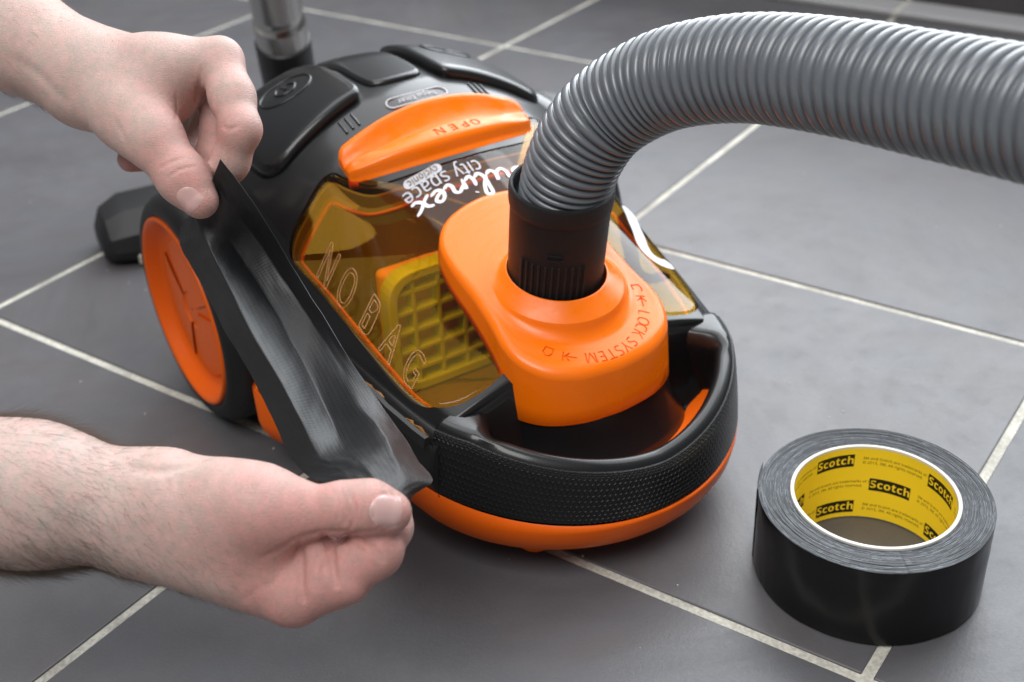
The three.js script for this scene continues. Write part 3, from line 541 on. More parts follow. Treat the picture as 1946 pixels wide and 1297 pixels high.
// ---------------------------------------------------------------- roll of tape
{
  const roll = thing('tape_roll', 'roll of wide black adhesive tape with printed yellow core, flat on the tiles', 'tape roll');
  roll.position.set(0.3915 * 0.46, 0.0004, -1.0965 * 0.46); roll.rotation.y = 0.0;
  const Ro = 0.0583, Rc = 0.0424, Ri = 0.0402, Hh = 0.0472;
  // windings: uneven edge of each turn on the top face
  const prof = [new THREE.Vector2(Rc, 0.0002)]; prof.push(new THREE.Vector2(Ro - 0.0004, 0.0002), new THREE.Vector2(Ro, 0.0008));
  for (let k = 1; k < 8; k++) prof.push(new THREE.Vector2(Ro + 0.00012 * noise3(k, 1, 1), lerp(0.0008, Hh - 0.0008, k / 8)));
  prof.push(new THREE.Vector2(Ro, Hh - 0.0006), new THREE.Vector2(Ro - 0.0003, Hh));
  const turns = 22; for (let k = 0; k < turns; k++) { const a = lerp(Ro - 0.0004, Rc, k / turns), b = lerp(Ro - 0.0004, Rc, (k + 1) / turns), w = (a - b), h = Hh - 0.0003 + 0.00028 * noise3(k * 3.1, 4, 2); prof.push(new THREE.Vector2(a - w * 0.12, h - 0.0004), new THREE.Vector2(a - w * 0.25, h), new THREE.Vector2(b + w * 0.15, h + 0.00008), new THREE.Vector2(b + w * 0.02, h - 0.0003)); }
  const g = new THREE.LatheGeometry(prof, 160), p = g.attributes.position, uvA = g.attributes.uv;
  for (let i = 0; i < p.count; i++) { const x = p.getX(i), y = p.getY(i), z = p.getZ(i), r = Math.hypot(x, z), a = Math.atan2(x, z); if (y > Hh - 0.002) { p.setY(i, y + 0.00022 * noise3(Math.cos(a) * 1.5, Math.sin(a) * 1.5, r * 900)); uvA.setXY(i, (a / Math.PI + 1) / 2, 1 + (Ro - r) / (Ro - Rc)); } else { uvA.setXY(i, (a / Math.PI + 1) / 2, y / Hh); if (r > Rc + 0.001) { const k = 1 + (0.00022 * noise3(Math.cos(a) * 3, Math.sin(a) * 3, y * 25) + 0.00010 * noise3(Math.cos(a) * 11, Math.sin(a) * 11, y * 40)) / r; p.setX(i, x * k); p.setZ(i, z * k); } } }
  g.computeVertexNormals();
  const face = dataTex(1024, (u, v, i, j) => { const rr = v * 34, line = Math.abs(rr - Math.round(rr)), wob = noise3(u * 40, Math.round(rr) * 3, 1); const fleck = noise3(u * 120, rr * 2, 4) > 0.62 ? 0.28 : 0; const k = 0.32 + 0.08 * noise3(u * 9, rr * 0.7, 7) + (line < 0.13 && wob > 0.2 ? 0.26 : 0) + fleck * 0.25 + (rnd() - 0.5) * 0.06; return [k * 0.96, k, k * 1.05]; }, true);
  const sideM = std(0.004, 0.004, 0.0048, 0.26, { specularIntensity: 0.8 }), topM = new THREE.MeshPhysicalMaterial({ map: face, roughness: 0.62 });
  const weave = dataTex(512, (u, v, i, j) => { const k = 0.5 + 0.25 * Math.sin(v * 2 * Math.PI * 56) + 0.2 * noise3(i * 0.02, j * 0.8, 1); return [k, k, k]; }); sideM.bumpMap = weave; sideM.bumpScale = 0.00001;
  sideM.roughnessMap = null;
  // two parts: the outer wrap and the cut edge on top
  const idx = [...g.index.array], topI = [], sideI = []; for (let i = 0; i < idx.length; i += 3) { const y = Math.min(p.getY(idx[i]), p.getY(idx[i + 1]), p.getY(idx[i + 2])); (y > Hh - 0.002 ? topI : sideI).push(idx[i], idx[i + 1], idx[i + 2]); }
  const gs = g.clone(); gs.setIndex(sideI); const gt = g.clone(); gt.setIndex(topI);
  part('outer_wrap', gs, sideM, roll, 'smooth black outer turn of tape'); part('wound_edge', gt, topM, roll, 'grey edges of the wound layers');
  // loose end of the outer turn
  { const ring = []; for (let k = 0; k <= 20; k++) { const a = lerp(-2.15, -1.75, k / 20), off = 0.0003 + 0.0016 * (1 - k / 20) ** 2; ring.push([[0, 0.001], [0, Hh - 0.0008], [0.0003, Hh - 0.0008], [0.0003, 0.001]].map(([d, y]) => V(Math.sin(a) * (Ro + off + d), y, Math.cos(a) * (Ro + off + d)))); } part('loose_end', toCreasedNormals(loft(ring), 0.5), sideM, roll); }
  const core = part('core', new THREE.LatheGeometry([[Ri, 0.0003], [Rc - 0.0001, 0.0003], [Rc - 0.0001, Hh + 0.0004], [Rc - 0.0005, Hh + 0.0008], [Ri + 0.0004, Hh + 0.0008], [Ri, Hh + 0.0004], [Ri, 0.0003]].map(([r, y]) => new THREE.Vector2(r, y)), 128), std(0.74, 0.72, 0.66, 0.8), roll, 'pale cardboard core');
  // printed liner of the core
  const cv = document.createElement('canvas'); cv.width = 2048; cv.height = 384; const x = cv.getContext('2d');
  x.fillStyle = '#ffe02c'; x.fillRect(0, 0, 2048, 384);
  const U = 2048 / 4;                                            // one repeat of the print
  const logo = (cx, cy) => { x.save(); x.translate(cx, cy); x.fillStyle = '#16150f'; x.fillRect(-84, -34, 180, 68); x.fillStyle = '#ffe02c'; x.font = 'bold 57px sans-serif'; x.textAlign = 'center'; x.textBaseline = 'middle'; x.fillText('Scotch', 8, -2); x.restore(); };
  const small = (cx, cy) => { x.fillStyle = '#2a2712'; x.font = '19px sans-serif'; x.textAlign = 'left'; x.fillText('3M and Scotch are trademarks of 3M.', cx, cy); x.fillText('© 2013, 3M. All rights reserved.', cx, cy + 24); };
  for (let k = -1; k < 6; k++) { const ox = (k + 0.1) * U; logo(ox, 66); small(ox + 132, 60); logo(ox + 256, 196); small(ox - 124, 190); logo(ox + 20, 326); small(ox + 152, 320); }
  const tex = new THREE.CanvasTexture(cv); tex.colorSpace = THREE.SRGBColorSpace; tex.wrapS = THREE.RepeatWrapping; tex.repeat.x = -1; tex.offset.x = 0.07;
  const lin = new THREE.LatheGeometry([[Ri - 0.0002, 0.0006], [Ri - 0.0002, Hh - 0.0004]].map(([r, y]) => new THREE.Vector2(r, y)), 128);
  const lm = new THREE.MeshPhysicalMaterial({ map: tex, roughness: 0.5, side: THREE.DoubleSide });
  part('printed_liner', lin, lm, core, 'yellow liner with black print');
}
// ---------------------------------------------------------------- strip of tape held between the hands
const stripRows = [
  // each row: points across the strip from its outer edge to the edge by the lid, as x, y, distance
  [[346, 424, 0.640], [368, 402, 0.628], [388, 374, 0.621], [403, 342, 0.610], [418, 303, 0.602]],
  [[340, 460, 0.645], [382, 442, 0.624], [415, 426, 0.622], [440, 394, 0.620], [460, 356, 0.612]],
  [[362, 505, 0.646], [408, 492, 0.619], [448, 474, 0.632], [484, 450, 0.634], [510, 432, 0.624]],
  [[392, 560, 0.644], [442, 560, 0.612], [490, 540, 0.634], [530, 520, 0.638], [560, 516, 0.628]],
  [[424, 625, 0.634], [482, 640, 0.602], [536, 615, 0.626], [582, 598, 0.630], [612, 598, 0.620]],
  [[466, 695, 0.620], [530, 720, 0.591], [584, 700, 0.612], [632, 680, 0.612], [662, 680, 0.608]],
  [[512, 785, 0.600], [572, 798, 0.578], [626, 790, 0.594], [682, 768, 0.588], [716, 757, 0.594]],
  [[548, 862, 0.582], [602, 862, 0.568], [654, 850, 0.570], [726, 822, 0.565], [764, 826, 0.580]],
  [[575, 897, 0.570], [628, 884, 0.556], [676, 872, 0.550], [748, 866, 0.549], [796, 876, 0.566]],
  [[604, 914, 0.553], [656, 905, 0.542], [706, 905, 0.536], [768, 905, 0.539], [822, 914, 0.552]],
  [[640, 935, 0.536], [682, 936, 0.526], [722, 940, 0.521], [762, 942, 0.526], [790, 938, 0.541]],
  [[668, 962, 0.520], [694, 964, 0.513], [722, 966, 0.509], [750, 966, 0.512], [772, 962, 0.527]],
];
{
  const strip = thing('tape_strip', 'creased strip of black tape stretched between two hands over the broken side', 'tape');
  const nx = 44, ny = 140, rows = stripRows.map((r) => new THREE.CatmullRomCurve3(r.map((p) => at(...p)), false, 'catmullrom', 0.16).getPoints(nx));
  const cols = []; for (let i = 0; i <= nx; i++) cols.push(new THREE.CatmullRomCurve3(rows.map((r) => r[i]), false, 'centripetal').getPoints(ny));
  const P = (i, j) => cols[i][j], pos = [], uv = [], idx = [], W = nx + 1;
  const normals = [];
  for (let j = 0; j <= ny; j++) for (let i = 0; i <= nx; i++) { const a = P(Math.max(0, i - 1), j), b = P(Math.min(nx, i + 1), j), c = P(i, Math.max(0, j - 1)), d = P(i, Math.min(ny, j + 1)); normals.push(b.clone().sub(a).cross(d.clone().sub(c)).normalize()); }
  for (const side of [0, 1]) for (let j = 0; j <= ny; j++) for (let i = 0; i <= nx; i++) {
    const q = P(i, j).clone(), n = normals[j * W + i], bump = 0.00022 * fbm(i * 0.22, j * 0.065, 3, 3) + 0.0005 * fbm(i * 0.11 + 9, j * 0.09, 1, 2);
    q.addScaledVector(n, bump + (side ? 0.00028 : 0)); pos.push(q.x, q.y, q.z); uv.push(i / nx * 0.048, j / ny * 0.24);
  }
  const K = W * (ny + 1);
  for (let j = 0; j < ny; j++) for (let i = 0; i < nx; i++) { const a = j * W + i; idx.push(a, a + 1, a + W, a + 1, a + W + 1, a + W); idx.push(K + a, K + a + W, K + a + 1, K + a + 1, K + a + W, K + a + W + 1); }
  const rim = []; for (let i = 0; i <= nx; i++) rim.push(i); for (let j = 1; j <= ny; j++) rim.push(j * W + nx); for (let i = nx - 1; i >= 0; i--) rim.push(ny * W + i); for (let j = ny - 1; j > 0; j--) rim.push(j * W);
  const r0 = pos.length / 3; for (const v of rim) for (const k of [v, v + K]) { pos.push(pos[3 * k], pos[3 * k + 1], pos[3 * k + 2]); uv.push(0, 0); }
  rim.forEach((_, i) => { const a = r0 + 2 * i, b = r0 + 2 * ((i + 1) % rim.length); idx.push(a, b, b + 1, a, b + 1, a + 1); });
  const g = new THREE.BufferGeometry(); g.setAttribute('position', new THREE.Float32BufferAttribute(pos, 3)); g.setAttribute('uv', new THREE.Float32BufferAttribute(uv, 2)); g.setIndex(idx);
  const weave = dataTex(512, (u, v, i, j) => { const k = 0.5 + 0.22 * Math.sin(u * 2 * Math.PI * 32) + 0.18 * Math.sin(v * 2 * Math.PI * 32) + 0.25 * noise3(i * 0.012, j * 0.5, 2); return [k, k, k]; }); weave.repeat.set(1 / 0.048, 1 / 0.048);
  const film = std(0.0075, 0.0082, 0.0096, 0.50,  { bumpMap: weave, bumpScale: 0.00006 });
  g.computeVertexNormals(); part('tape_film', g, film, strip);
}

// ---------------------------------------------------------------- crumbs and lint on the tiles
{
  const g = []; seed = 4242;
  for (let k = 0; k < 170; k++) { const x = lerp(-0.5, 0.62, rnd()), z = lerp(-1.2, -0.36, rnd()), r = 0.0002 + 0.0005 * rnd() ** 3, c = new THREE.IcosahedronGeometry(r, 0); c.scale(1, 0.6, 0.7 + rnd()); c.translate(x, r * 0.5, z); g.push(c); }
  const d = new THREE.Mesh(mergeGeometries(g), std(0.55, 0.53, 0.48, 0.9)); d.name = 'dust'; d.castShadow = d.receiveShadow = true; d.userData = { kind: 'stuff', label: 'tiny pale crumbs of dust scattered over the tiles', category: 'dust' }; scene.add(d);
}

// ---------------------------------------------------------------- hands: one smooth skin over a jointed skeleton
function capsule(px, py, pz, b) {                                 // distance to a tapered bone
  const x = px - b.ax, y = py - b.ay, z = pz - b.az, t = clamp((x * b.dx + y * b.dy + z * b.dz) / b.l2, 0, 1), u = x - b.dx * t, v = y - b.dy * t, w = z - b.dz * t;
  return Math.sqrt(u * u + v * v + w * w) - (b.ra + (b.rb - b.ra) * t);
}
const smin = (a, b, k) => { const h = Math.max(k - Math.abs(a - b), 0) / k; return Math.min(a, b) - h * h * k * 0.25; };
function bone(a, ra, b, rb) { const d = b.clone().sub(a); return { ax: a.x, ay: a.y, az: a.z, dx: d.x, dy: d.y, dz: d.z, l2: Math.max(d.lengthSq(), 1e-9), ra, rb }; }
function surfaceNet(f, lo, hi, cell) {
  const n = [0, 1, 2].map((i) => Math.ceil((hi.getComponent(i) - lo.getComponent(i)) / cell) + 1), [nx, ny, nz] = n, F = new Float32Array(nx * ny * nz).fill(9);
  const B = 4;                                                     // coarse skip
  for (let k = 0; k < nz; k += B) for (let j = 0; j < ny; j += B) for (let i = 0; i < nx; i += B) {
    const c = f(lo.x + (i + B / 2) * cell, lo.y + (j + B / 2) * cell, lo.z + (k + B / 2) * cell); const far = Math.abs(c) > cell * B * 1.1 + 0.002;
    for (let c3 = k; c3 < Math.min(nz, k + B); c3++) for (let c2 = j; c2 < Math.min(ny, j + B); c2++) for (let c1 = i; c1 < Math.min(nx, i + B); c1++) F[c1 + nx * (c2 + ny * c3)] = far ? c : f(lo.x + c1 * cell, lo.y + c2 * cell, lo.z + c3 * cell);
  }
  const id = new Int32Array(nx * ny * nz).fill(-1), pos = [], idx = [], at3 = (i, j, k) => i + nx * (j + ny * k);
  const E = [[0, 1], [0, 2], [0, 4], [1, 3], [1, 5], [2, 3], [2, 6], [3, 7], [4, 5], [4, 6], [5, 7], [6, 7]];
  for (let k = 0; k < nz - 1; k++) for (let j = 0; j < ny - 1; j++) for (let i = 0; i < nx - 1; i++) {
    const v = []; let m = 0; for (let c = 0; c < 8; c++) { v[c] = F[at3(i + (c & 1), j + (c >> 1 & 1), k + (c >> 2))]; if (v[c] < 0) m++; }
    if (m === 0 || m === 8) continue;
    let x = 0, y = 0, z = 0, q = 0;
    for (const [a, b] of E) if ((v[a] < 0) !== (v[b] < 0)) { const t = v[a] / (v[a] - v[b]); x += lerp(a & 1, b & 1, t); y += lerp(a >> 1 & 1, b >> 1 & 1, t); z += lerp(a >> 2, b >> 2, t); q++; }
    id[at3(i, j, k)] = pos.length / 3; pos.push(lo.x + (i + x / q) * cell, lo.y + (j + y / q) * cell, lo.z + (k + z / q) * cell);
  }
  const quad = (a, b, c, d, flip) => { if (a < 0 || b < 0 || c < 0 || d < 0) return; flip ? idx.push(a, b, c, a, c, d) : idx.push(a, c, b, a, d, c); };
  for (let k = 1; k < nz - 1; k++) for (let j = 1; j < ny - 1; j++) for (let i = 1; i < nx - 1; i++) {
    const a = F[at3(i, j, k)] < 0;
    if (a !== F[at3(i + 1, j, k)] < 0) quad(id[at3(i, j - 1, k - 1)], id[at3(i, j, k - 1)], id[at3(i, j, k)], id[at3(i, j - 1, k)], a);
    if (a !== F[at3(i, j + 1, k)] < 0) quad(id[at3(i - 1, j, k - 1)], id[at3(i - 1, j, k)], id[at3(i, j, k)], id[at3(i, j, k - 1)], a);
    if (a !== F[at3(i, j, k + 1)] < 0) quad(id[at3(i - 1, j - 1, k)], id[at3(i, j - 1, k)], id[at3(i, j, k)], id[at3(i - 1, j, k)], a);
  }
  const e = cell * 0.35, grad = (x, y, z) => V(f(x + e, y, z) - f(x - e, y, z), f(x, y + e, z) - f(x, y - e, z), f(x, y, z + e) - f(x, y, z - e)).normalize(), nor = [];
  for (let i = 0; i < pos.length; i += 3) {
    for (let it = 0; it < 2; it++) { const g = grad(pos[i], pos[i + 1], pos[i + 2]), d = f(pos[i], pos[i + 1], pos[i + 2]) * 0.9; pos[i] -= g.x * d; pos[i + 1] -= g.y * d; pos[i + 2] -= g.z * d; }
    const g = grad(pos[i], pos[i + 1], pos[i + 2]); nor.push(g.x, g.y, g.z);
  }
  const G = new THREE.BufferGeometry(); G.setAttribute('position', new THREE.Float32BufferAttribute(pos, 3)); G.setAttribute('normal', new THREE.Float32BufferAttribute(nor, 3)); G.setIndex(idx); return G;
}
const skinBump = dataTex(1024, (u, v, i, j) => { const w = 14 * fbm(u * 9, v * 9, 2, 3); const k = 0.5 + 0.2 * noise3(i * 0.16 + w, j * 0.16, 3) + 0.22 * noise3(i * 0.34, j * 0.2 + w, 7) + 0.1 * (rnd() - 0.5); return [k, k, k]; });
const skinTone = dataTex(1024, (u, v, i, j) => {                    // fine mottling of the skin
  const a = fbm(u * 14, v * 14, 3, 5), b = fbm(u * 42, v * 42, 8, 3), sp = rnd() < 0.0006 ? 0.1 : 0; const k = 0.925 + 0.075 * a + 0.06 * b - sp; return [k + 0.02, k - 0.05 * (a + b) - sp * 0.5, k - 0.04 * (a + b) - sp];
}, true);
const skinMat = new THREE.MeshPhysicalMaterial({ vertexColors: true, map: skinTone, roughness: 0.52, bumpMap: skinBump, bumpScale: 0.00034, specularIntensity: 0.8, sheen: 0.04, sheenRoughness: 0.5, sheenColor: new THREE.Color(1, 0.75, 0.65) });
const nailMat = std(0.56, 0.355, 0.335, 0.3, { clearcoat: 0.3, clearcoatRoughness: 0.2 });
const hairMat = std(0.075, 0.045, 0.026, 0.5);
const hairMatFine = std(0.24, 0.15, 0.085, 0.5);

// spec: { sets: [{ k, bones: [[p, r, p, r], ...] }], creases: [[p, p, depth, width]], red: [[p, radius, amount]] }
function buildHand(spec) {
  const sets = spec.sets.map((s) => ({ k: s.k, b: s.bones.map(([a, ra, b, rb]) => bone(at(...a), ra / 1000, at(...b), rb / 1000)) }));
  const cr = [];
  const f = (x, y, z) => {
    let d = 9;
    for (const s of sets) { if (s.c) { const dx = x - s.c.x, dy = y - s.c.y, dz = z - s.c.z; if (Math.sqrt(dx * dx + dy * dy + dz * dz) - s.R > Math.min(d, 0.06) + 0.012) { if (d > 8) d = 8; continue; } } let q = 9; for (const b of s.b) q = smin(q, capsule(x, y, z, b), s.k); d = d >= 8 ? q : smin(d, q, s.join ?? 0.0035); }
    if (d >= 8) { d = 9; for (const s of sets) { const dx = x - s.c.x, dy = y - s.c.y, dz = z - s.c.z; d = Math.min(d, Math.sqrt(dx * dx + dy * dy + dz * dz) - s.R + 0.002); } return d; }
    if (d < 0.008 && d > -0.008) { let dent = 0; for (const c of cr) { const r = capsule(x, y, z, c); if (r < c.w * 3) dent = Math.max(dent, c.d * Math.exp(-(r * r) / (c.w * c.w))); } d += dent; }
    return d;
  };
  for (const s of sets) { const c = V(0, 0, 0); for (const b of s.b) c.add(V(b.ax + b.dx / 2, b.ay + b.dy / 2, b.az + b.dz / 2)); c.multiplyScalar(1 / s.b.length); let R = 0; for (const b of s.b) R = Math.max(R, c.distanceTo(V(b.ax, b.ay, b.az)) + b.ra, c.distanceTo(V(b.ax + b.dx, b.ay + b.dy, b.az + b.dz)) + b.rb); s.c = c; s.R = R; }
  sets.forEach((s, i) => { s.join = spec.sets[i].join ?? 0.0035; });
  const march = (x, y) => { const o = camera.position, d = at(x, y, 1).sub(o).normalize(); let t = 0.3; for (let k = 0; k < 90; k++) { const q = f(o.x + d.x * t, o.y + d.y * t, o.z + d.z * t); if (q < 2e-5) break; t += q * 0.8; if (t > 1.1) return null; } return V(o.x + d.x * t, o.y + d.y * t, o.z + d.z * t); };
  const found = []; for (const [pts, d, w] of spec.creases ?? []) { const L = new THREE.CatmullRomCurve3(pts.map(([x, y]) => V(x, y, 0))).getPoints(pts.length * 4).map((p) => march(p.x, p.y)); for (let i = 0; i < L.length - 1; i++) if (L[i] && L[i + 1] && L[i].distanceTo(L[i + 1]) < 0.012) { const e = Math.sin(Math.PI * (i + 0.5) / (L.length - 1)) ** 0.5; found.push({ ...bone(L[i], 0, L[i + 1], 0), d: d / 1000 * e, w: w / 1000 }); } }
  cr.push(...found);
  const lo = V(9, 9, 9), hi = V(-9, -9, -9); for (const s of sets) for (const b of s.b) for (const [x, y, z, r] of [[b.ax, b.ay, b.az, b.ra], [b.ax + b.dx, b.ay + b.dy, b.az + b.dz, b.rb]]) { lo.min(V(x - r, y - r, z - r)); hi.max(V(x + r, y + r, z + r)); }
  lo.subScalar(0.006); hi.addScalar(0.006);
  const g = surfaceNet(f, lo, hi, spec.cell ?? 0.0019);
  const p = g.attributes.position, n = g.attributes.normal, uv = new Float32Array(p.count * 2), col = new Float32Array(p.count * 3), ex = spec.ex, ey = spec.ey, v = V(0, 0, 0), reds = spec.red.map(([c, r, a]) => [at(...c), r / 1000, a]);
  for (let i = 0; i < p.count; i++) {
    v.fromBufferAttribute(p, i); uv[2 * i] = v.dot(ex) / 0.11; uv[2 * i + 1] = v.dot(ey) / 0.11;
    let r = 0; for (const [c, w, a] of reds) r += 1.25 * a * Math.exp(-v.distanceToSquared(c) / (w * w));
    r += 0.06 + 0.24 * fbm(v.x * 45, v.y * 45, v.z * 45, 4); r = clamp(r, -0.15, 1);
    col[3 * i] = lerp(0.585, 0.56, r); col[3 * i + 1] = lerp(0.465, 0.30, r); col[3 * i + 2] = lerp(0.415, 0.265, r);
  }
  g.setAttribute('uv', new THREE.BufferAttribute(uv, 2)); g.setAttribute('color', new THREE.BufferAttribute(col, 3));
  return { g, f };
}
function nail(f, c, along, out, L, W) {                             // a thin curved plate lying on the finger tip
  const a = along.clone().normalize(), o = out.clone().sub(a.clone().multiplyScalar(out.dot(a))).normalize(), b = o.clone().cross(a), nu = 18, nv = 16;
  const hit = (u, v) => { const s = c.clone().addScaledVector(a, u).addScaledVector(b, v).addScaledVector(o, 0.02); let t = 0; for (let k = 0; k < 40; k++) { const d = f(s.x - o.x * t, s.y - o.y * t, s.z - o.z * t); t += d * 0.9; if (Math.abs(d) < 1e-5) break; } return s.addScaledVector(o, -t); };
  const rows = [];
  for (let j = 0; j <= nv; j++) {
    const v = lerp(-1, 1, j / nv), row = [], half = 1;
    for (let i = 0; i <= nu; i++) { const u = lerp(-1, 1, i / nu), lim = u < 0 ? Math.sqrt(1 - 0.82 * v * v) : Math.sqrt(1 - 0.5 * v * v), wl = u > 0 ? 1 : Math.sqrt(1 - 0.25 * u * u); const q = hit(u * L / 2 * lim, v * W / 2 * wl); const e = Math.max(Math.abs(v), u < 0 ? -u : 0), lift = 0.00050 * (1 - Math.max(Math.abs(v), Math.abs(u)) ** 4) - 0.00012; row.push(q.addScaledVector(o, lift)); }
    rows.push(row);
  }
  const sheet = (i0, i1) => loft(rows.map((r) => { const s = r.slice(i0, i1 + 1); return s.concat(s.slice().reverse().map((p) => p.clone().addScaledVector(o, -0.0009))); }), { cap0: true, cap1: true });
  return sheet(0, nu);
}
function hairs(f, count, pick, dirAt, len, rad, rseed) {            // thin bent hairs rooted on the skin
  const pos = [], idx = []; let keep = seed; seed = rseed;
  for (let h = 0; h < count; h++) {
    const r = pick(); if (!r) continue; let p = r.p.clone(); const e = 0.001, gr = (q) => V(f(q.x + e, q.y, q.z) - f(q.x - e, q.y, q.z), f(q.x, q.y + e, q.z) - f(q.x, q.y - e, q.z), f(q.x, q.y, q.z + e) - f(q.x, q.y, q.z - e)).normalize();
    for (let k = 0; k < 5; k++) { const g = gr(p); p.addScaledVector(g, -f(p.x, p.y, p.z)); }
    const n0 = gr(p), L = len * (0.45 + 0.8 * rnd()) * (r.scale ?? 1); let d = dirAt(p, n0).add(V(rnd() - 0.5, rnd() - 0.5, rnd() - 0.5).multiplyScalar(0.9)); d.sub(n0.clone().multiplyScalar(d.dot(n0))).normalize().addScaledVector(n0, 0.25 + 0.35 * rnd()).normalize();
    const curl = V(rnd() - 0.5, rnd() - 0.5, rnd() - 0.5).multiplyScalar(0.55), pts = []; let q = p.clone().addScaledVector(n0, -0.0003);
    for (let k = 0; k <= 5; k++) { pts.push(q.clone()); q.addScaledVector(d, L / 5); d.add(curl.clone().multiplyScalar(0.35)).addScaledVector(n0, -0.10); const dd = f(q.x, q.y, q.z); if (dd < 0.0002) q.addScaledVector(gr(q), 0.0003 - dd); d.normalize(); }
    const b0 = pos.length / 3; pts.forEach((c, k) => { const T = (pts[k + 1] ?? c).clone().sub(pts[k - 1] ?? c).normalize(), A = T.clone().cross(n0).normalize(), B = T.clone().cross(A), w = rad * (1 - 0.8 * k / 5); for (let m = 0; m < 3; m++) { const a = m / 3 * 2 * Math.PI; pos.push(c.x + (A.x * Math.cos(a) + B.x * Math.sin(a)) * w, c.y + (A.y * Math.cos(a) + B.y * Math.sin(a)) * w, c.z + (A.z * Math.cos(a) + B.z * Math.sin(a)) * w); } });
    for (let k = 0; k < 5; k++) for (let m = 0; m < 3; m++) { const a = b0 + k * 3 + m, b = b0 + k * 3 + (m + 1) % 3; idx.push(a, b, b + 3, a, b + 3, a + 3); }
  }
  seed = keep; const g = new THREE.BufferGeometry(); g.setAttribute('position', new THREE.Float32BufferAttribute(pos, 3)); g.setIndex(idx); g.computeVertexNormals(); return g;
}
const camR = V(1, 0, 0).transformDirection(camera.matrixWorld), camU = V(0, 1, 0).transformDirection(camera.matrixWorld), camF = V(0, 0, 1).transformDirection(camera.matrixWorld);

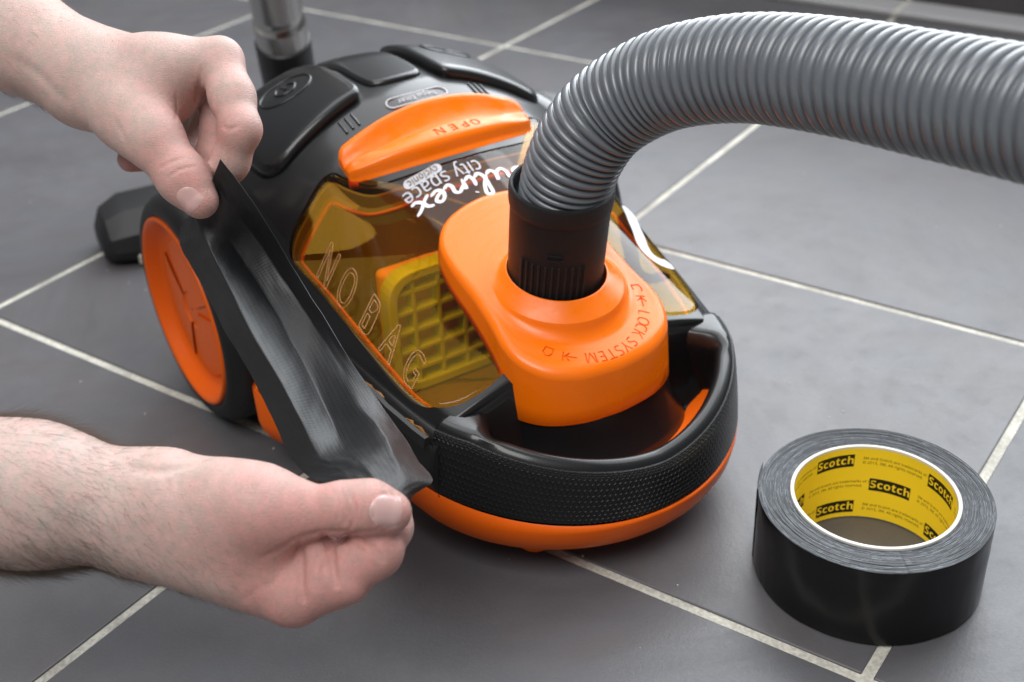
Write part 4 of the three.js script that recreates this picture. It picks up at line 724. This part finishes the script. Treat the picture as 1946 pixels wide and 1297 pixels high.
// hand by the front of the cleaner: thumb on top, fingers folded under
{
  const o = thing('person_hand', 'hairy forearm and hand pinching the lower tape end between thumb and folded finger', 'hand');
  const spec = { ex: camR, ey: camU, cell: 0.00135,
    sets: [
      { k: 0.016, bones: [[[-260, 905, 0.505], 32, [60, 940, 0.508], 26], [[-260, 905, 0.535], 32, [60, 945, 0.535], 26], [[60, 940, 0.508], 26, [285, 973, 0.512], 20.5], [[60, 945, 0.535], 26, [285, 972, 0.536], 20.5],
        [[285, 975, 0.512], 20, [430, 1015, 0.508], 19], [[290, 965, 0.535], 18, [330, 940, 0.540], 15.5],
        [[300, 985, 0.515], 20, [552, 1124, 0.502], 13], [[310, 975, 0.530], 18, [548, 1112, 0.524], 14.5], [[310, 965, 0.545], 16, [530, 1088, 0.546], 13.5],
        [[430, 1010, 0.51], 17, [505, 1052, 0.509], 14.5]] },
      { k: 0.013, join: 0.010, bones: [[[330, 948, 0.505], 17.5, [440, 962, 0.498], 15.4], [[440, 962, 0.498], 15.4, [510, 972, 0.493], 14.2], [[510, 972, 0.493], 14.2, [560, 974, 0.491], 10.6]] },
      { k: 0.005, join: 0.004, bones: [[[540, 972, 0.491], 11.4, [600, 973, 0.490], 8.9], [[600, 973, 0.490], 8.9, [652, 967, 0.488], 9.7], [[652, 967, 0.488], 9.7, [702, 965, 0.487], 9.9], [[702, 965, 0.487], 9.9, [742, 974, 0.488], 8.2]] },
      // index finger
      { k: 0.004, join: 0.004, bones: [[[562, 1130, 0.500], 12.4, [640, 1096, 0.496], 11.4], [[640, 1098, 0.496], 11.2, [716, 1050, 0.494], 9.6], [[716, 1050, 0.494], 9.4, [741, 1004, 0.505], 8.6], [[741, 1004, 0.505], 8.4, [748, 984, 0.513], 7.6]] },
      // middle finger and the rest tucked behind
      { k: 0.004, join: 0.0025, bones: [[[560, 1122, 0.522], 13, [640, 1064, 0.517], 10.8], [[640, 1064, 0.517], 10.4, [700, 1020, 0.520], 9.6], [[700, 1020, 0.520], 9.4, [728, 985, 0.530], 8.2]] },
      { k: 0.005, join: 0.0025, bones: [[[545, 1100, 0.545], 12.5, [640, 1050, 0.545], 10.4], [[640, 1050, 0.545], 10.2, [690, 1000, 0.548], 9]] },
      // bulges of the folded finger between its creases
      { k: 0.003, join: 0.0014, bones: [[[604, 1048, 0.4975], 8.6, [609, 1112, 0.4945], 8.8]] },
      { k: 0.003, join: 0.0014, bones: [[[672, 1068, 0.4935], 9.2, [660, 1104, 0.4925], 9.2], [[672, 1068, 0.4935], 9.2, [700, 1058, 0.4935], 9.0]] },
      { k: 0.003, join: 0.0010, bones: [[[706, 1030, 0.4945], 7.6, [742, 1012, 0.4985], 7.8]] },
      { k: 0.003, join: 0.003, bones: [[[628, 1034, 0.5045], 8.2, [672, 1034, 0.5035], 8.4]] },
      // folded skin between thumb and fingers
      { k: 0.005, join: 0.0025, bones: [[[515, 1052, 0.511], 12, [590, 1072, 0.513], 10.5]] },
    ],
    creases: [
      [[[651, 934], [654, 958], [653, 985], [650, 1006]], 0.9, 0.8], [[[665, 938], [673, 965], [672, 990], [666, 1010]], 1.1, 0.9], [[[658, 945], [661, 972], [659, 998]], 0.5, 0.7], [[[640, 940], [643, 970], [640, 996]], 0.4, 0.8], [[[684, 944], [688, 970], [684, 1000]], 0.2, 0.8],
      [[[497, 1060], [530, 1046], [560, 1028], [612, 1013], [680, 1013], [742, 1008]], 0.7, 1.8],
      [[[566, 1030], [574, 1063], [573, 1105], [578, 1142]], 2.2, 1.2], [[[614, 1016], [629, 1045], [632, 1080], [639, 1112]], 2.6, 1.3], [[[628, 1043], [655, 1022], [684, 1015]], 2.2, 1.4], [[[676, 1019], [690, 1036], [711, 1046], [727, 1064]], 2.4, 1.3],
      [[[308, 892], [315, 915], [322, 940]], 0.35, 1.2], [[[346, 886], [340, 905], [336, 930]], 0.35, 1.2], [[[236, 884], [290, 896], [340, 890], [378, 880]], 1.4, 2.2],
      [[[452, 1150], [490, 1120], [530, 1105]], 0.25, 1.5], [[[600, 1120], [606, 1090], [602, 1060]], 0.3, 0.9],
      [[[712, 944], [706, 970], [714, 998]], 0.6, 0.8], [[[712, 944], [740, 938], [768, 944]], 0.45, 0.7], [[[714, 998], [742, 1003], [768, 996]], 0.45, 0.7],
    ],
    red: [[[545, 1000, 0.485], 22, 0.55], [[700, 1000, 0.49], 20, 0.55], [[735, 990, 0.48], 14, 0.5], [[570, 1165, 0.49], 24, 0.7], [[650, 1090, 0.49], 26, 0.55], [[430, 1010, 0.49], 30, 0.35], [[720, 1050, 0.485], 14, 0.4], [[600, 1050, 0.50], 18, 0.5]],
  };
  const { g, f } = buildHand(spec); part('skin', g, skinMat, o);
  const along = at(760, 972, 0.487).sub(at(700, 965, 0.487)), a = nail(f, at(737, 971, 0.488), along, camF.clone().addScaledVector(camU, 0.12), 0.0125, 0.0128);
  const nl = part('thumbnail', a, nailMat, o, 'short pink thumbnail');
  const p0 = at(-230, 905, 0.52), p1 = at(470, 1010, 0.515), ax = p1.clone().sub(p0).normalize();
  const pick = () => { const u = rnd(), q = rnd() * 2 * Math.PI, c = p0.clone().lerp(p1, u); const dir = camF.clone().multiplyScalar(Math.cos(q)).addScaledVector(camU, Math.sin(q)); const dense = 1 - 0.85 * sstep(0.42, 0.86, u), under = dir.dot(camU) < -0.2 ? 1 : 0.5; if (rnd() > dense * under) return null; return { p: c.addScaledVector(dir, 0.026), scale: 1 - 0.5 * sstep(0.4, 0.9, u) }; };
  const h = part('arm_hair', hairs(f, 13000, pick, (p, n) => ax.clone().multiplyScalar(0.9).addScaledVector(camU, -0.55), 0.0145, 0.000045, 77), hairMat, o); h.userData.kind = 'stuff';
}
// hand above the wheel: back of the hand up, thumb towards us
{
  const o = thing('person_hand', 'hand with bent knuckles holding the upper tape end with thumb over the wheel', 'hand');
  const spec = { ex: camR, ey: camU, cell: 0.0014,
    sets: [
      { k: 0.016, bones: [[[-220, -60, 0.665], 30, [40, 75, 0.650], 23.5], [[-220, -60, 0.69], 30, [40, 80, 0.675], 23], [[40, 75, 0.650], 23.5, [150, 133, 0.642], 20], [[40, 80, 0.675], 23, [150, 133, 0.665], 19.5],
        [[150, 135, 0.640], 20, [300, 134, 0.632], 14.8], [[300, 134, 0.632], 14.8, [416, 114, 0.634], 11.2], [[150, 135, 0.660], 19, [412, 124, 0.656], 11.5], [[160, 145, 0.672], 17, [395, 140, 0.678], 11], [[170, 150, 0.68], 15, [370, 160, 0.698], 10.5],
        [[180, 165, 0.642], 18, [310, 175, 0.650], 13]] },
      { k: 0.013, join: 0.010, bones: [[[170, 165, 0.640], 18, [255, 225, 0.624], 15.5], [[255, 225, 0.624], 15.5, [290, 262, 0.616], 13.6], [[255, 190, 0.63], 14, [330, 190, 0.640], 10]] },
      { k: 0.006, join: 0.008, bones: [[[286, 258, 0.617], 13.2, [338, 326, 0.613], 11.2], [[338, 326, 0.613], 11.2, [352, 345, 0.612], 11.2], [[352, 345, 0.612], 11.2, [380, 381, 0.611], 8.9]] },
      // index
      { k: 0.006, join: 0.005, bones: [[[418, 118, 0.634], 11.2, [441, 185, 0.624], 10.4], [[441, 185, 0.624], 10.4, [457, 246, 0.617], 9.2], [[457, 246, 0.617], 9.2, [437, 308, 0.624], 8.6], [[437, 308, 0.624], 8.6, [418, 350, 0.636], 7.6]] },
      // middle
      { k: 0.005, join: 0.0022, bones: [[[408, 132, 0.656], 10.5, [418, 235, 0.652], 9.2], [[418, 235, 0.652], 9.0, [400, 305, 0.650], 8.3], [[400, 305, 0.650], 8.2, [385, 345, 0.648], 7.6]] },
      // ring
      { k: 0.005, join: 0.0022, bones: [[[392, 145, 0.678], 10, [395, 245, 0.680], 8.8], [[395, 245, 0.680], 8.6, [352, 300, 0.668], 8], [[352, 300, 0.668], 8, [330, 318, 0.662], 7.4]] },
      // little finger curling back under the palm
      { k: 0.005, join: 0.0022, bones: [[[368, 165, 0.698], 9.5, [372, 262, 0.700], 8], [[372, 262, 0.700], 8, [310, 298, 0.690], 7.4], [[310, 298, 0.690], 7.4, [247, 303, 0.682], 6.8]] },
    ],
    creases: [
      [[[300, 322], [325, 308], [352, 300]], 0.7, 0.9], [[[318, 338], [345, 322], [372, 316]], 0.6, 0.9], [[[330, 352], [352, 340], [374, 336]], 0.2, 0.8],
      [[[386, 125], [380, 155], [372, 195]], 1.2, 1.2], [[[418, 160], [410, 178], [408, 200]], 0.7, 1.1], [[[422, 238], [432, 246], [452, 240]], 0.7, 1.0], [[[334, 178], [337, 205], [333, 228]], 0.5, 1.2],
      [[[20, 110], [70, 140], [120, 190]], 0.9, 3.0], [[[215, 222], [228, 248], [242, 275]], 0.4, 1.6],
      [[[350, 374], [358, 362], [372, 358], [390, 368], [398, 378]], 0.45, 0.7], [[[350, 374], [360, 396], [376, 408]], 0.45, 0.7],
    ],
    red: [[[330, 320, 0.605], 16, 0.6], [[375, 385, 0.60], 14, 0.55], [[440, 250, 0.61], 18, 0.55], [[425, 120, 0.625], 18, 0.3], [[290, 220, 0.62], 24, 0.4], [[245, 305, 0.675], 16, 0.8], [[400, 280, 0.65], 26, 0.6], [[120, 150, 0.64], 30, 0.2]],
  };
  const { g, f } = buildHand(spec); part('skin', g, skinMat, o);
  const along = at(388, 392, 0.611).sub(at(350, 345, 0.612)), out = camF.clone().addScaledVector(camR, -0.28).addScaledVector(camU, -0.06), a = nail(f, at(375, 379, 0.611), along, out, 0.0118, 0.0122);
  const nl = part('thumbnail', a, nailMat, o, 'short pale thumbnail');
  const p0 = at(-200, -50, 0.67), p1 = at(330, 120, 0.645), ax = p1.clone().sub(p0).normalize();
  const pick = () => { const u = rnd(), q = rnd() * 2 * Math.PI, c = p0.clone().lerp(p1, u), dir = camF.clone().multiplyScalar(Math.cos(q)).addScaledVector(camU, Math.sin(q)); if (rnd() > 1 - 0.9 * sstep(0.35, 0.75, u)) return null; return { p: c.addScaledVector(dir, 0.022), scale: 1 - 0.5 * sstep(0.4, 0.8, u) }; };
  const h = part('arm_hair', hairs(f, 2200, pick, (p, n) => ax.clone().addScaledVector(camU, -0.5), 0.010, 0.00005, 99), hairMatFine, o); h.userData.kind = 'stuff';
}
renderer.render(scene, camera);
